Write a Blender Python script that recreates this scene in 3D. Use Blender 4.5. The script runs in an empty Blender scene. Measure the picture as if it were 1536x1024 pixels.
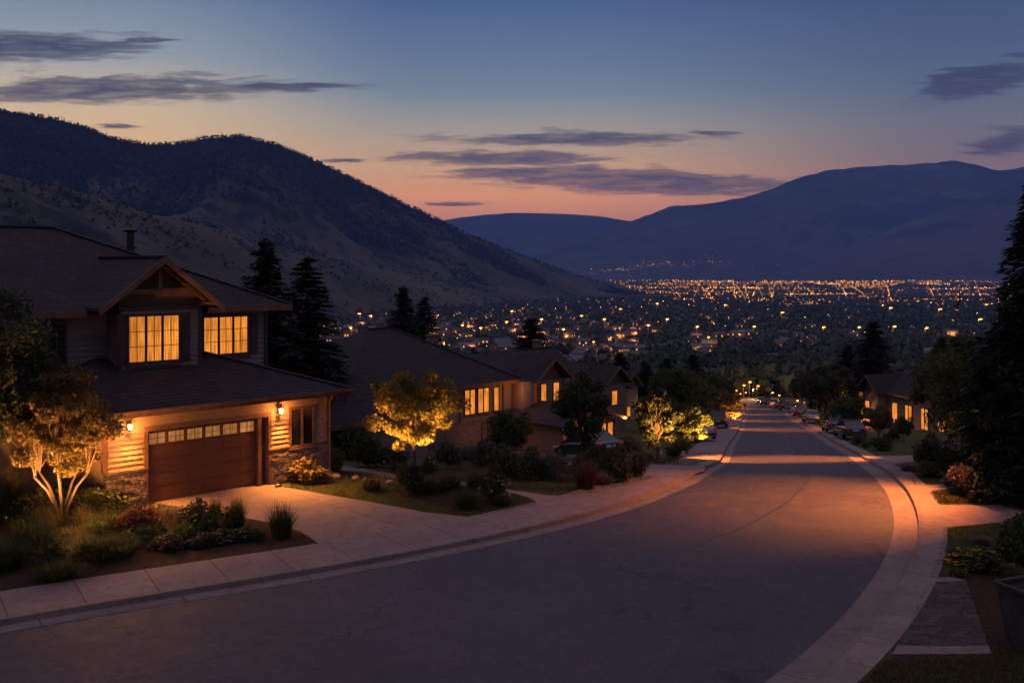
import bpy, bmesh, math, random
import numpy as np
from mathutils import Vector, Matrix
R = math.radians
sc = bpy.context.scene
col = sc.collection

# ---------------------------------------------------------------- camera
F, CX, CY = 1493.0, 768.0, 400.0          # focal length and horizon in photo pixels
CAMZ = 8.0
cd = bpy.data.cameras.new('camera'); cam = bpy.data.objects.new('camera', cd); col.objects.link(cam)
cam.location = (0, 0, CAMZ); cam.rotation_euler = (R(90), 0, 0)
cd.sensor_width = 36; cd.lens = 36 * F / 1536
cd.shift_y = -(512 - CY) / 1536
cd.clip_start = 0.1; cd.clip_end = 90000
sc.camera = cam

# ---------------------------------------------------------------- render / exposure
sc.render.engine = 'CYCLES'
sc.view_settings.view_transform = 'Standard'; sc.view_settings.look = 'None'
sc.view_settings.exposure = 0.0; sc.view_settings.gamma = 1.0
cy = sc.cycles
cy.use_denoising = True
cy.max_bounces = 5; cy.diffuse_bounces = 2; cy.glossy_bounces = 2; cy.transmission_bounces = 3
cy.transparent_max_bounces = 6; cy.volume_bounces = 0
cy.sample_clamp_indirect = 3.0; cy.use_light_tree = True
cy.caustics_reflective = False; cy.caustics_refractive = False

def lin(r, g, b, k=1.0):
    def c(x):
        x = x / 255.0
        return (x / 12.92 if x <= .04045 else ((x + .055) / 1.055) ** 2.4) * k
    return (c(r), c(g), c(b), 1.0)

# ---------------------------------------------------------------- node helper
class NT:
    def __init__(s, nt):
        s.nt = nt; s.nt.nodes.clear()
    def n(s, t, **kw):
        nd = s.nt.nodes.new(t)
        for k, v in kw.items(): setattr(nd, k, v)
        return nd
    def link(s, a, b): s.nt.links.new(a, b)
    def put(s, sock, v):
        if hasattr(v, 'is_linked') or isinstance(v, bpy.types.NodeSocket): s.link(v, sock)
        else: sock.default_value = v
    def m(s, op, a, b=0.0, c=None, clamp=False):
        nd = s.n('ShaderNodeMath', operation=op); nd.use_clamp = clamp
        s.put(nd.inputs[0], a); s.put(nd.inputs[1], b)
        if c is not None: s.put(nd.inputs[2], c)
        return nd.outputs[0]
    def ss(s, x, a, b, lo=0.0, hi=1.0, t='SMOOTHSTEP'):
        nd = s.n('ShaderNodeMapRange', interpolation_type=t)
        s.put(nd.inputs[0], x); s.put(nd.inputs[1], a); s.put(nd.inputs[2], b); s.put(nd.inputs[3], lo); s.put(nd.inputs[4], hi)
        return nd.outputs[0]
    def mix(s, f, a, b, bt='MIX'):
        nd = s.n('ShaderNodeMix', data_type='RGBA', blend_type=bt)
        s.put(nd.inputs[0], f); s.put(nd.inputs[6], a); s.put(nd.inputs[7], b)
        return nd.outputs[2]
    def ramp(s, f, stops, interp='LINEAR'):
        nd = s.n('ShaderNodeValToRGB'); cr = nd.color_ramp; cr.interpolation = interp
        while len(cr.elements) > 1: cr.elements.remove(cr.elements[-1])
        cr.elements[0].position = stops[0][0]; cr.elements[0].color = stops[0][1]
        for p, c in stops[1:]:
            e = cr.elements.new(p); e.color = c
        s.put(nd.inputs[0], f)
        return nd.outputs[0]
    def noise(s, vec, scale, detail=3.0, rough=.5, dist=0.0):
        nd = s.n('ShaderNodeTexNoise'); s.put(nd.inputs['Scale'], scale)
        nd.inputs['Detail'].default_value = detail; nd.inputs['Roughness'].default_value = rough
        nd.inputs['Distortion'].default_value = dist
        if vec is not None: s.link(vec, nd.inputs['Vector'])
        return nd.outputs[0]
    def sepxyz(s, v):
        nd = s.n('ShaderNodeSeparateXYZ'); s.link(v, nd.inputs[0]); return nd.outputs
    def comb(s, x, y, z):
        nd = s.n('ShaderNodeCombineXYZ'); s.put(nd.inputs[0], x); s.put(nd.inputs[1], y); s.put(nd.inputs[2], z); return nd.outputs[0]

# ---------------------------------------------------------------- world: dusk sky with stratus clouds, by direction
world = bpy.data.worlds.new('World'); sc.world = world; world.use_nodes = True
w = NT(world.node_tree)
tc = w.n('ShaderNodeTexCoord')
X, Y, Z = w.sepxyz(tc.outputs['Generated'])
hor = w.m('MAXIMUM', w.m('SQRT', w.m('ADD', w.m('MULTIPLY', X, X), w.m('MULTIPLY', Y, Y))), .02)
el = w.m('DIVIDE', Z, hor)                       # tangent of the elevation
az = w.m('ARCTAN2', X, Y)                        # 0 = straight down the valley, + = to the right
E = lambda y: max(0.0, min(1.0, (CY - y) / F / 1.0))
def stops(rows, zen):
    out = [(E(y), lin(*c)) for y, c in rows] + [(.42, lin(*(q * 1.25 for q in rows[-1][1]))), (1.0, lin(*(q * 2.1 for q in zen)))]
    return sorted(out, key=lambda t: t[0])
elc = w.ss(el, 0.0, 1.0, 0.0, 1.0, 'LINEAR')
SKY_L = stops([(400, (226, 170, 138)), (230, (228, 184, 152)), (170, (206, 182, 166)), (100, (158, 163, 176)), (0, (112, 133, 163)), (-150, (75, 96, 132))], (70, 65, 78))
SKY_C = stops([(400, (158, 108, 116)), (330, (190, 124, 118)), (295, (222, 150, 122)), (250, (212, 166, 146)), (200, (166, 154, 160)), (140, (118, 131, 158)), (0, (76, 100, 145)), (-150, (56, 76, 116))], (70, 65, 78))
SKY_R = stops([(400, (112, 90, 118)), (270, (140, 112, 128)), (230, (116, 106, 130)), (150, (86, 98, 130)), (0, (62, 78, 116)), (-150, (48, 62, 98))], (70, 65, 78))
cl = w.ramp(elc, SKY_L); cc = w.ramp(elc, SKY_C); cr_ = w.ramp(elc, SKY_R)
A = lambda px: math.atan((px - CX) / F)
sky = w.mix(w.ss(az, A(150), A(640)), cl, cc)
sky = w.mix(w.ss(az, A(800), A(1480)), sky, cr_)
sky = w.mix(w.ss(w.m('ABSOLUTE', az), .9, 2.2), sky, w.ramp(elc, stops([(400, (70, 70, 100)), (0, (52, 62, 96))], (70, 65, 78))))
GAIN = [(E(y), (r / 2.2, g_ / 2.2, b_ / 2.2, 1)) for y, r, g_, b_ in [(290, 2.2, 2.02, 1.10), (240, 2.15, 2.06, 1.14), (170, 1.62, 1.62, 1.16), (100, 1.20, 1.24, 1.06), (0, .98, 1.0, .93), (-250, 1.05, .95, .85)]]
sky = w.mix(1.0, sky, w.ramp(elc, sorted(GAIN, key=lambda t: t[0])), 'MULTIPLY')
# clouds: long flat streaks; a, e = azimuth tangent and elevation tangent in photo pixels
ya = w.m('MAXIMUM', Y, .05)
qx = w.m('MULTIPLY_ADD', w.m('DIVIDE', X, ya), F, CX)
qy = w.m('MULTIPLY_ADD', w.m('DIVIDE', Z, ya), -F, CY)
nv = w.comb(w.m('MULTIPLY', qx, .0030), w.m('MULTIPLY', qy, .021), 0.0)
n1 = w.noise(nv, 2.2, 7.0, .62, .6)
nv2 = w.comb(w.m('MULTIPLY', qx, .008), w.m('MULTIPLY', qy, .065), 3.0)
n2 = w.noise(nv2, 2.0, 5.0, .6, .3)
wx = w.m('MULTIPLY_ADD', n1, 90.0, w.m('SUBTRACT', qx, 45.0))
wy = w.m('MULTIPLY_ADD', n1, 26.0, w.m('SUBTRACT', qy, 13.0))
CL = [(40, 70, 215, 30, 0), (150, 134, 330, 27, -.01), (420, 131, 160, 9, -.02), (225, 62, 52, 6, 0), (850, 208, 230, 14, 0), (760, 238, 190, 14, 0), (800, 258, 200, 16, 0), (960, 272, 300, 26, .04),
      (1470, 122, 135, 30, -.22), (1510, 212, 75, 26, -.12), (680, 306, 58, 5, 0), (175, 190, 46, 4, 0), (520, 242, 44, 4, 0), (1075, 200, 45, 5, 0)]
dens = None
for (a, b, rx, ry, sk) in CL:
    dx = w.m('DIVIDE', w.m('SUBTRACT', wx, float(a)), float(rx))
    yy = w.m('SUBTRACT', w.m('MULTIPLY_ADD', w.m('SUBTRACT', wx, float(a)), -sk, wy), float(b))
    dy = w.m('DIVIDE', yy, float(ry))
    v = w.m('SUBTRACT', 1.0, w.m('SQRT', w.m('ADD', w.m('MULTIPLY', dx, dx), w.m('MULTIPLY', dy, dy))))
    dens = v if dens is None else w.m('MAXIMUM', dens, v)
dens = w.m('MAXIMUM', dens, -.6)
dens = w.m('ADD', dens, w.m('MULTIPLY', w.m('SUBTRACT', n1, .5), 1.3))
dens = w.m('ADD', dens, w.m('MULTIPLY', w.m('SUBTRACT', n2, .5), 1.5))
mask = w.m('MULTIPLY', w.ss(dens, -.02, .55), w.ss(Y, .05, .3))
ccol = w.mix(w.ss(qy, 60.0, 300.0), lin(60, 62, 78, .42), lin(104, 90, 104, .42))
ccol = w.mix(w.ss(n2, .35, .75), ccol, w.mix(.35, ccol, sky))
sky = w.mix(w.m('MULTIPLY', mask, .93), sky, ccol)
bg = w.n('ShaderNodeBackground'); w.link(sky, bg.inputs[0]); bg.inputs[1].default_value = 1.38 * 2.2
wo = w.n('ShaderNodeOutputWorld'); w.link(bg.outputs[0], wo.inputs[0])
try:
    world.cycles.sampling_method = 'MANUAL'; world.cycles.sample_map_resolution = 512
except Exception: pass

# one very weak, very soft sun: the afterglow left of the valley mouth
sl = bpy.data.lights.new('afterglow_sun', 'SUN'); sl.energy = 0.10; sl.angle = R(25); sl.color = (1.0, .68, .5)
so = bpy.data.objects.new('afterglow_sun', sl); col.objects.link(so)
so.rotation_euler = Vector((math.sin(R(-8)), math.cos(R(-8)), math.tan(R(9)))).to_track_quat('Z', 'Y').to_euler()

# ---------------------------------------------------------------- ground profile (falls away down the valley)
GT = [(-400, 0), (36, 0), (40, -.25), (44, -.8), (48, -1.5), (54, -2.55), (60, -3.45), (80, -5.87), (100, -8.3), (260, -27.6), (400, -42), (600, -54), (900, -66),
      (1400, -84), (2000, -99), (3000, -116), (5000, -133), (8000, -142), (14000, -148), (45000, -150)]
GY = [a for a, _ in GT]; GZ = [b for _, b in GT]
def g(y): return float(np.interp(y, GY, GZ))
def P(px, py, off=0.0):
    """point of the ground that the photo pixel shows"""
    s = (py - CY) / F
    lo, hi = 1.0, 44000.0
    for _ in range(60):
        mid = (lo + hi) / 2
        if CAMZ - s * mid > g(mid) + off: lo = mid
        else: hi = mid
    y = (lo + hi) / 2
    return Vector(((px - CX) / F * y, y, g(y) + off))
def at(px, py, y): return Vector(((px - CX) / F * y, y, CAMZ - (py - CY) / F * y))

# ---------------------------------------------------------------- tagging and object helpers
def tag(o, label=None, cat=None, group=None, kind=None):
    if label: o['label'] = label
    if cat: o['category'] = cat
    if group: o['group'] = group
    if kind: o['kind'] = kind
    return o
def empty(name, loc=(0, 0, 0), rz=0.0, label=None, cat=None, group=None):
    o = bpy.data.objects.new(name, None); col.objects.link(o); o.location = loc; o.rotation_euler = (0, 0, rz)
    return tag(o, label, cat, group)
kids = {}
def adopt(o, parent):
    if parent is not None:
        o.parent = parent; kids.setdefault(parent.name, []).append(o)
def link_mesh(name, me, mats, parent=None, smooth=False):
    o = bpy.data.objects.new(name, me); col.objects.link(o)
    if not isinstance(mats, (list, tuple)): mats = [mats]
    if len(me.materials) == 0:
        for m_ in mats: me.materials.append(m_)
    if smooth: me.polygons.foreach_set('use_smooth', [True] * len(me.polygons))
    adopt(o, parent)
    return o
def copy_tree(o, parent=None):
    c = o.copy(); col.objects.link(c)
    if parent is not None: adopt(c, parent)
    for ch in kids.get(o.name, []): copy_tree(ch, c)
    return c
def np_mesh(name, V, FQ, mi=None):
    """V (n,3), FQ (m,k) faces of one size"""
    me = bpy.data.meshes.new(name)
    V = np.asarray(V, dtype=np.float32); FQ = np.asarray(FQ, dtype=np.int32)
    k = FQ.shape[1]; m = len(FQ)
    me.vertices.add(len(V)); me.vertices.foreach_set('co', V.ravel())
    me.loops.add(m * k); me.loops.foreach_set('vertex_index', FQ.ravel())
    me.polygons.add(m); me.polygons.foreach_set('loop_start', np.arange(0, m * k, k, dtype=np.int32))
    me.polygons.foreach_set('loop_total', np.full(m, k, dtype=np.int32))
    if mi is not None: me.polygons.foreach_set('material_index', np.asarray(mi, dtype=np.int32))
    me.update(calc_edges=True); me.validate()
    return me

class MB:
    def __init__(s): s.v = []; s.f = []; s.m = []; s.mi = 0
    def add(s, vs, fs):
        b = len(s.v); s.v += [tuple(v) for v in vs]; s.f += [tuple(b + i for i in f) for f in fs]; s.m += [s.mi] * len(fs); return s
    def box(s, x0, x1, y0, y1, z0, z1):
        if x0 > x1: x0, x1 = x1, x0
        if y0 > y1: y0, y1 = y1, y0
        return s.add([(x0, y0, z0), (x1, y0, z0), (x1, y1, z0), (x0, y1, z0), (x0, y0, z1), (x1, y0, z1), (x1, y1, z1), (x0, y1, z1)],
                     [(0, 3, 2, 1), (4, 5, 6, 7), (0, 1, 5, 4), (1, 2, 6, 5), (2, 3, 7, 6), (3, 0, 4, 7)])
    def poly(s, pts): return s.add(pts, [tuple(range(len(pts)))])
    def slab(s, pts, t=.12, d=(0, 0, -1)):
        n = len(pts); d = Vector(d) * t
        low = [Vector(p) + d for p in pts]
        fs = [tuple(range(n)), tuple(range(2 * n - 1, n - 1, -1))] + [(i, i + n, (i + 1) % n + n, (i + 1) % n) for i in range(n)]
        return s.add(list(pts) + low, fs)
    def beam(s, a, b, wd, ht, up=(0, 0, 1)):
        a = Vector(a); b = Vector(b); d = (b - a).normalized(); up = Vector(up)
        sd = d.cross(up).normalized() * wd / 2; u2 = sd.cross(d).normalized() * ht / 2
        vs = [a - sd - u2, a + sd - u2, a + sd + u2, a - sd + u2, b - sd - u2, b + sd - u2, b + sd + u2, b - sd + u2]
        return s.add(vs, [(0, 1, 2, 3), (7, 6, 5, 4), (0, 4, 5, 1), (1, 5, 6, 2), (2, 6, 7, 3), (3, 7, 4, 0)])
    def tube(s, pts, rs, n=7, cap=True):
        pts = [Vector(p) for p in pts]; rings = []; b = len(s.v)
        for i, p in enumerate(pts):
            d = (pts[min(i + 1, len(pts) - 1)] - pts[max(i - 1, 0)])
            d = d.normalized() if d.length > 1e-6 else Vector((0, 0, 1))
            a = d.orthogonal().normalized() if i == 0 else (prev - d * prev.dot(d)).normalized()
            prev = a; c = d.cross(a)
            for k in range(n):
                t = 2 * math.pi * k / n
                s.v.append(tuple(p + (a * math.cos(t) + c * math.sin(t)) * rs[i]))
        for i in range(len(pts) - 1):
            for k in range(n):
                s.f.append((b + i * n + k, b + i * n + (k + 1) % n, b + (i + 1) * n + (k + 1) % n, b + (i + 1) * n + k)); s.m.append(s.mi)
        if cap:
            s.f.append(tuple(b + k for k in range(n))[::-1]); s.m.append(s.mi)
            e = b + (len(pts) - 1) * n; s.f.append(tuple(e + k for k in range(n))); s.m.append(s.mi)
        return s
    def lathe(s, prof, c=(0, 0, 0), n=16, sq=1.0):
        b = len(s.v)
        for r, z in prof:
            for k in range(n):
                t = 2 * math.pi * (k + .5) / n
                s.v.append((c[0] + r * math.cos(t), c[1] + r * math.sin(t) * sq, c[2] + z))
        for i in range(len(prof) - 1):
            for k in range(n):
                s.f.append((b + i * n + k, b + i * n + (k + 1) % n, b + (i + 1) * n + (k + 1) % n, b + (i + 1) * n + k)); s.m.append(s.mi)
        return s
    def build(s, name, mats, parent=None, smooth=False, bevel=0):
        me = bpy.data.meshes.new(name); me.from_pydata(s.v, [], s.f)
        me.polygons.foreach_set('material_index', s.m); me.update()
        o = link_mesh(name, me, mats, parent, smooth)
        if bevel:
            b = o.modifiers.new('bevel', 'BEVEL'); b.width = bevel; b.segments = 2; b.limit_method = 'ANGLE'; b.angle_limit = R(40)
        return o

# ---------------------------------------------------------------- materials
def mat(name, color, rough=.8, spec=.4, metal=0.0, emis=None, es=0.0, coat=0.0):
    m_ = bpy.data.materials.new(name); m_.use_nodes = True; t = NT(m_.node_tree)
    b = t.n('ShaderNodeBsdfPrincipled'); o = t.n('ShaderNodeOutputMaterial'); t.link(b.outputs[0], o.inputs[0])
    b.inputs['Base Color'].default_value = (*color[:3], 1); b.inputs['Roughness'].default_value = rough
    b.inputs['Specular IOR Level'].default_value = spec; b.inputs['Metallic'].default_value = metal; b.inputs['Coat Weight'].default_value = coat
    if emis: b.inputs['Emission Color'].default_value = (*emis[:3], 1); b.inputs['Emission Strength'].default_value = es
    m_['t'] = 0
    return m_, t, b
def vary(name, c0, c1, scale=3.0, rough=.85, spec=.3, bump=.2, bscale=30.0, detail=5.0, stretch=(1, 1, 1), bdist=.02):
    m_, t, b = mat(name, c0, rough, spec)
    tc = t.n('ShaderNodeTexCoord'); mp = t.n('ShaderNodeMapping'); t.link(tc.outputs['Object'], mp.inputs[0]); mp.inputs['Scale'].default_value = stretch
    n = t.noise(mp.outputs[0], scale, detail, .6)
    t.link(t.mix(t.ss(n, .3, .7), (*c0[:3], 1), (*c1[:3], 1)), b.inputs['Base Color'])
    if bump:
        bp = t.n('ShaderNodeBump'); bp.inputs['Strength'].default_value = bump; bp.inputs['Distance'].default_value = bdist
        t.link(t.noise(mp.outputs[0], bscale, 4.0), bp.inputs['Height']); t.link(bp.outputs[0], b.inputs['Normal'])
    return m_
M = {}
def asphalt():
    m_, t, b = mat('asphalt', (.1, .1, .1), .8, .35)
    tc = t.n('ShaderNodeTexCoord'); v = tc.outputs['Object']
    big = t.noise(v, .16, 4.0, .6); mid = t.noise(v, 1.3, 4.0, .65); fine = t.noise(v, 26.0, 4.0, .8); mott = t.noise(v, 5.0, 5.0, .8)
    c = t.mix(t.ss(big, .35, .68), (.048, .042, .050, 1), (.080, .068, .080, 1))
    c = t.mix(t.m('MULTIPLY', t.ss(mid, .45, .75), .5), c, (.15, .128, .135, 1))
    c = t.mix(t.ss(fine, .42, .60, 0, .8), c, (.020, .017, .020, 1))
    c = t.mix(t.ss(fine, .56, .70, 0, .7), c, (.24, .20, .215, 1))
    c = t.mix(t.ss(mott, .42, .66, 0, .6), c, (.030, .025, .030, 1))
    lane = t.noise(t.n('ShaderNodeMapping').outputs[0], 1.0) if False else t.noise(v, .5, 5.0, .7, 1.2)
    c = t.mix(t.ss(lane, .54, .72, 0, .5), c, (.034, .028, .033, 1))
    # hairline cracks
    vo = t.n('ShaderNodeTexVoronoi', feature='DISTANCE_TO_EDGE'); vo.inputs['Scale'].default_value = .16
    wv = t.n('ShaderNodeVectorMath', operation='ADD'); nn = t.n('ShaderNodeTexNoise'); nn.inputs['Scale'].default_value = .9; nn.inputs['Detail'].default_value = 5
    t.link(v, nn.inputs['Vector']); sc_ = t.n('ShaderNodeVectorMath', operation='SCALE'); t.link(nn.outputs[1], sc_.inputs[0]); sc_.inputs[3].default_value = 2.2
    t.link(v, wv.inputs[0]); t.link(sc_.outputs[0], wv.inputs[1]); t.link(wv.outputs[0], vo.inputs['Vector'])
    ck = t.m('MULTIPLY', t.ss(vo.outputs[0], 0.0, .012, 1, 0), t.ss(t.noise(v, .22, 2.0), .44, .56))
    c = t.mix(t.m('MULTIPLY', ck, .75), c, (.015, .013, .016, 1))
    t.link(c, b.inputs['Base Color']); t.link(t.ss(mid, .3, .8, .62, .85), b.inputs['Roughness'])
    bp = t.n('ShaderNodeBump'); bp.inputs['Strength'].default_value = .55; bp.inputs['Distance'].default_value = .012
    t.link(fine, bp.inputs['Height']); t.link(bp.outputs[0], b.inputs['Normal'])
    return m_
M['asphalt'] = asphalt()
def concrete(name, step=1.5, cross=None, c0=(.20, .145, .125), c1=(.27, .20, .175)):
    m_, t, b = mat(name, c0, .85, .3)
    tc = t.n('ShaderNodeTexCoord'); v = tc.outputs['Object']; U, V_, _ = t.sepxyz(tc.outputs['UV'])
    big = t.noise(v, .7, 5.0, .65); fine = t.noise(v, 22.0, 4.0, .8); st = t.noise(v, 3.0, 6.0, .7)
    c = t.mix(t.ss(big, .3, .7), (*c0, 1), (*c1, 1)); c = t.mix(t.ss(st, .48, .72, 0, .7), c, tuple(x * .5 for x in c0) + (1,))
    c = t.mix(t.ss(fine, .45, .7, 0, .6), c, tuple(x * .5 for x in c0) + (1,))
    def line(q, s_):
        fr = t.m('FRACT', t.m('DIVIDE', q, s_)); d = t.m('ABSOLUTE', t.m('SUBTRACT', fr, .5)); return t.ss(d, 0.0, .011 / s_ * 2.2, 1, 0)
    ln = line(U, step)
    if cross: ln = t.m('MAXIMUM', ln, line(V_, cross))
    # each slab a little different
    idx = t.m('FLOOR', t.m('ADD', t.m('DIVIDE', U, step), .5)); wn = t.n('ShaderNodeTexWhiteNoise', noise_dimensions='1D'); t.link(idx, wn.inputs['W'])
    c = t.mix(t.m('MULTIPLY', wn.outputs[0], .22), c, tuple(x * .55 for x in c0) + (1,))
    c = t.mix(t.m('MULTIPLY', ln, .95), c, (.035, .03, .028, 1))
    t.link(c, b.inputs['Base Color'])
    bp = t.n('ShaderNodeBump'); bp.inputs['Strength'].default_value = .35; bp.inputs['Distance'].default_value = .01
    t.link(t.m('SUBTRACT', fine, t.m('MULTIPLY', ln, 1.5)), bp.inputs['Height']); t.link(bp.outputs[0], b.inputs['Normal'])
    return m_
M['walk'] = concrete('sidewalk_concrete', 1.7)
M['gutter'] = concrete('gutter_concrete', 3.2, None, (.18, .135, .12), (.24, .18, .16))
M['drive'] = concrete('driveway_concrete', 3.4, 3.1, (.23, .155, .125), (.30, .205, .165))
M['grass'] = vary('lawn', (.050, .055, .016), (.090, .085, .028), 1.1, .95, .1, .9, 90.0, 6.0, bdist=.04)
M['soil'] = vary('bark_mulch', (.030, .018, .012), (.070, .042, .026), 6.0, .95, .1, 1.0, 40.0, 6.0, bdist=.05)
M['ground'] = vary('valley_ground', (.016, .020, .012), (.045, .045, .028), .01, .95, .1, 0)
M['paver'] = None
def paver():
    m_, t, b = mat('stone_pavers', (.2, .18, .17), .85, .3)
    tc = t.n('ShaderNodeTexCoord'); br = t.n('ShaderNodeTexBrick'); t.link(tc.outputs['Object'], br.inputs['Vector'])
    br.inputs['Scale'].default_value = 1.0; br.inputs['Brick Width'].default_value = .34; br.inputs['Row Height'].default_value = .17; br.inputs['Mortar Size'].default_value = .012
    br.inputs['Color1'].default_value = (.10, .075, .062, 1); br.inputs['Color2'].default_value = (.035, .030, .028, 1); br.inputs['Mortar'].default_value = (.03, .025, .02, 1)
    n = t.noise(tc.outputs['Object'], 9.0, 5.0)
    t.link(t.mix(t.ss(n, .35, .75, 0, .6), br.outputs[0], (.05, .045, .035, 1)), b.inputs['Base Color'])
    bp = t.n('ShaderNodeBump'); bp.inputs['Strength'].default_value = .8; bp.inputs['Distance'].default_value = .02; bp.invert = True
    t.link(br.outputs[1], bp.inputs['Height']); t.link(bp.outputs[0], b.inputs['Normal'])
    return m_
M['paver'] = paver()
def stone():
    m_, t, b = mat('ledge_stone', (.2, .17, .15), .85, .3)
    tc = t.n('ShaderNodeTexCoord'); x, y, z = t.sepxyz(tc.outputs['Object']); v = t.comb(t.m('ADD', x, y), z, 0.0)
    br = t.n('ShaderNodeTexBrick'); t.link(v, br.inputs['Vector'])
    br.inputs['Scale'].default_value = 1.0; br.inputs['Brick Width'].default_value = .42; br.inputs['Row Height'].default_value = .095; br.inputs['Mortar Size'].default_value = .008
    br.inputs['Color1'].default_value = (.20, .14, .115, 1); br.inputs['Color2'].default_value = (.10, .075, .068, 1); br.inputs['Mortar'].default_value = (.03, .025, .02, 1)
    n = t.noise(v, 7.0, 5.0); t.link(t.mix(t.ss(n, .3, .8, 0, .7), br.outputs[0], (.24, .17, .13, 1)), b.inputs['Base Color'])
    bp = t.n('ShaderNodeBump'); bp.inputs['Strength'].default_value = 1.0; bp.inputs['Distance'].default_value = .04
    h = t.m('ADD', t.m('MULTIPLY', br.outputs[1], -1.0), t.m('MULTIPLY', n, 1.2))
    t.link(h, bp.inputs['Height']); t.link(bp.outputs[0], b.inputs['Normal'])
    return m_
M['stone'] = stone()
def shingle(name, c0, c1):
    m_, t, b = mat(name, c0, .9, .25)
    tc = t.n('ShaderNodeTexCoord'); x, y, z = t.sepxyz(tc.outputs['Object']); v = t.comb(t.m('ADD', x, t.m('MULTIPLY', y, .37)), z, 0.0)
    br = t.n('ShaderNodeTexBrick'); t.link(v, br.inputs['Vector'])
    br.inputs['Scale'].default_value = 1.0; br.inputs['Brick Width'].default_value = .30; br.inputs['Row Height'].default_value = .085; br.inputs['Mortar Size'].default_value = .007
    br.inputs['Color1'].default_value = (*c0, 1); br.inputs['Color2'].default_value = (*c1, 1); br.inputs['Mortar'].default_value = tuple(q * .35 for q in c0) + (1,)
    n = t.noise(v, 1.2, 6.0, .7); t.link(t.mix(t.ss(n, .3, .75, 0, .55), br.outputs[0], tuple(q * .6 for q in c0) + (1,)), b.inputs['Base Color'])
    bp = t.n('ShaderNodeBump'); bp.inputs['Strength'].default_value = .9; bp.inputs['Distance'].default_value = .03
    fr = t.m('FRACT', t.m('DIVIDE', z, .085))
    t.link(t.m('SUBTRACT', t.m('MULTIPLY', fr, -1.0), br.outputs[1]), bp.inputs['Height']); t.link(bp.outputs[0], b.inputs['Normal'])
    return m_
M['roof'] = shingle('roof_shingles', (.024, .021, .025), (.042, .035, .039))
M['roof_far'] = vary('roof_felt', (.04, .04, .05), (.09, .085, .095), 1.0, .85, .3, 0)
M['siding'] = vary('painted_siding', (.22, .145, .10), (.28, .18, .13), 2.0, .7, .3, .25, 20.0, 5.0, (1, 1, 8))
M['siding2'] = vary('pale_siding', (.17, .13, .12), (.23, .175, .16), 2.0, .75, .3, .2, 20.0, 5.0, (1, 1, 12))
M['shake'] = vary('brown_board', (.085, .045, .030), (.13, .070, .045), 3.0, .75, .3, .4, 18.0, 5.0, (4, 4, .6))
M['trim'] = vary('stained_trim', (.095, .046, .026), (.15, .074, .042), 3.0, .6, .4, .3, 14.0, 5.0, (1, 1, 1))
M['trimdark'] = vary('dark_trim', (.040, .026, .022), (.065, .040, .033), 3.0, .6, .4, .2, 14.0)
M['door'] = vary('garage_paint', (.085, .034, .017), (.110, .044, .022), 2.0, .5, .4, .15, 25.0, 5.0, (1, 1, 6))
M['black'] = mat('black_metal', (.015, .014, .014), .5, .4)[0]
M['metal'] = mat('grey_metal', (.18, .18, .18), .45, .5, .7)[0]
M['glassdark'] = mat('dark_glass', (.012, .012, .016), .06, .6)[0]
M['rock'] = vary('boulder', (.16, .12, .095), (.28, .21, .16), 4.0, .9, .2, .8, 12.0)
M['pot'] = vary('weathered_pot', (.022, .021, .023), (.048, .045, .047), 5.0, .7, .3, .4, 25.0)
M['bark'] = vary('bark', (.085, .055, .036), (.17, .11, .072), 6.0, .9, .2, .9, 18.0, 6.0, (4, 4, 1), .03)
M['barkpale'] = vary('smooth_bark', (.065, .040, .026), (.125, .078, .050), 6.0, .8, .2, .6, 18.0, 6.0, (4, 4, 1), .02)

def glow(name, c, s, curtain=False, sample=True, pane=None):
    """a lit room behind glass: warm light through gathered curtains"""
    m_, t, b = mat(name, (.02, .015, .01), .15, .4)
    if curtain:
        tc = t.n('ShaderNodeTexCoord'); x, y, z = t.sepxyz(tc.outputs['Object']); h = t.m('ADD', x, y)
        v = t.comb(t.m('MULTIPLY', h, 11.0), t.m('MULTIPLY', z, .5), 0.0)
        fold = t.noise(v, 1.6, 4.0, .6, .4); bigv = t.noise(tc.outputs['Object'], .9, 2.0)
        k = t.m('MULTIPLY', t.ss(fold, .28, .72, .48, 1.15), t.ss(bigv, .3, .7, .72, 1.18))
        t.link(t.mix(t.ss(fold, .3, .75), (c[0], c[1] * .72, c[2] * .45, 1), (*c[:3], 1)), b.inputs['Emission Color'])
        t.link(t.m('MULTIPLY', k, s), b.inputs['Emission Strength'])
    else:
        b.inputs['Emission Color'].default_value = (*c[:3], 1); b.inputs['Emission Strength'].default_value = s
    if not sample: m_.cycles.emission_sampling = 'NONE'
    return m_
M['win'] = glow('lit_curtain', (1.0, .37, .055), .98, True)
M['winfar'] = glow('lit_window', (1.0, .36, .05), 1.0, True)
M['garagewin'] = glow('lit_frosted_pane', (1.0, .46, .14), .45, True)
M['lampglass'] = glow('lamp_glass', (1.0, .55, .18), 22.0)
M['townwin'] = glow('town_window', (1.0, .36, .07), 1.25, False, False)
M['lampfar'] = glow('town_lamp', (1.0, .34, .05), 5.0, False, False)
M['tail'] = glow('tail_lamp', (1.0, .03, .03), .13)

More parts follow.
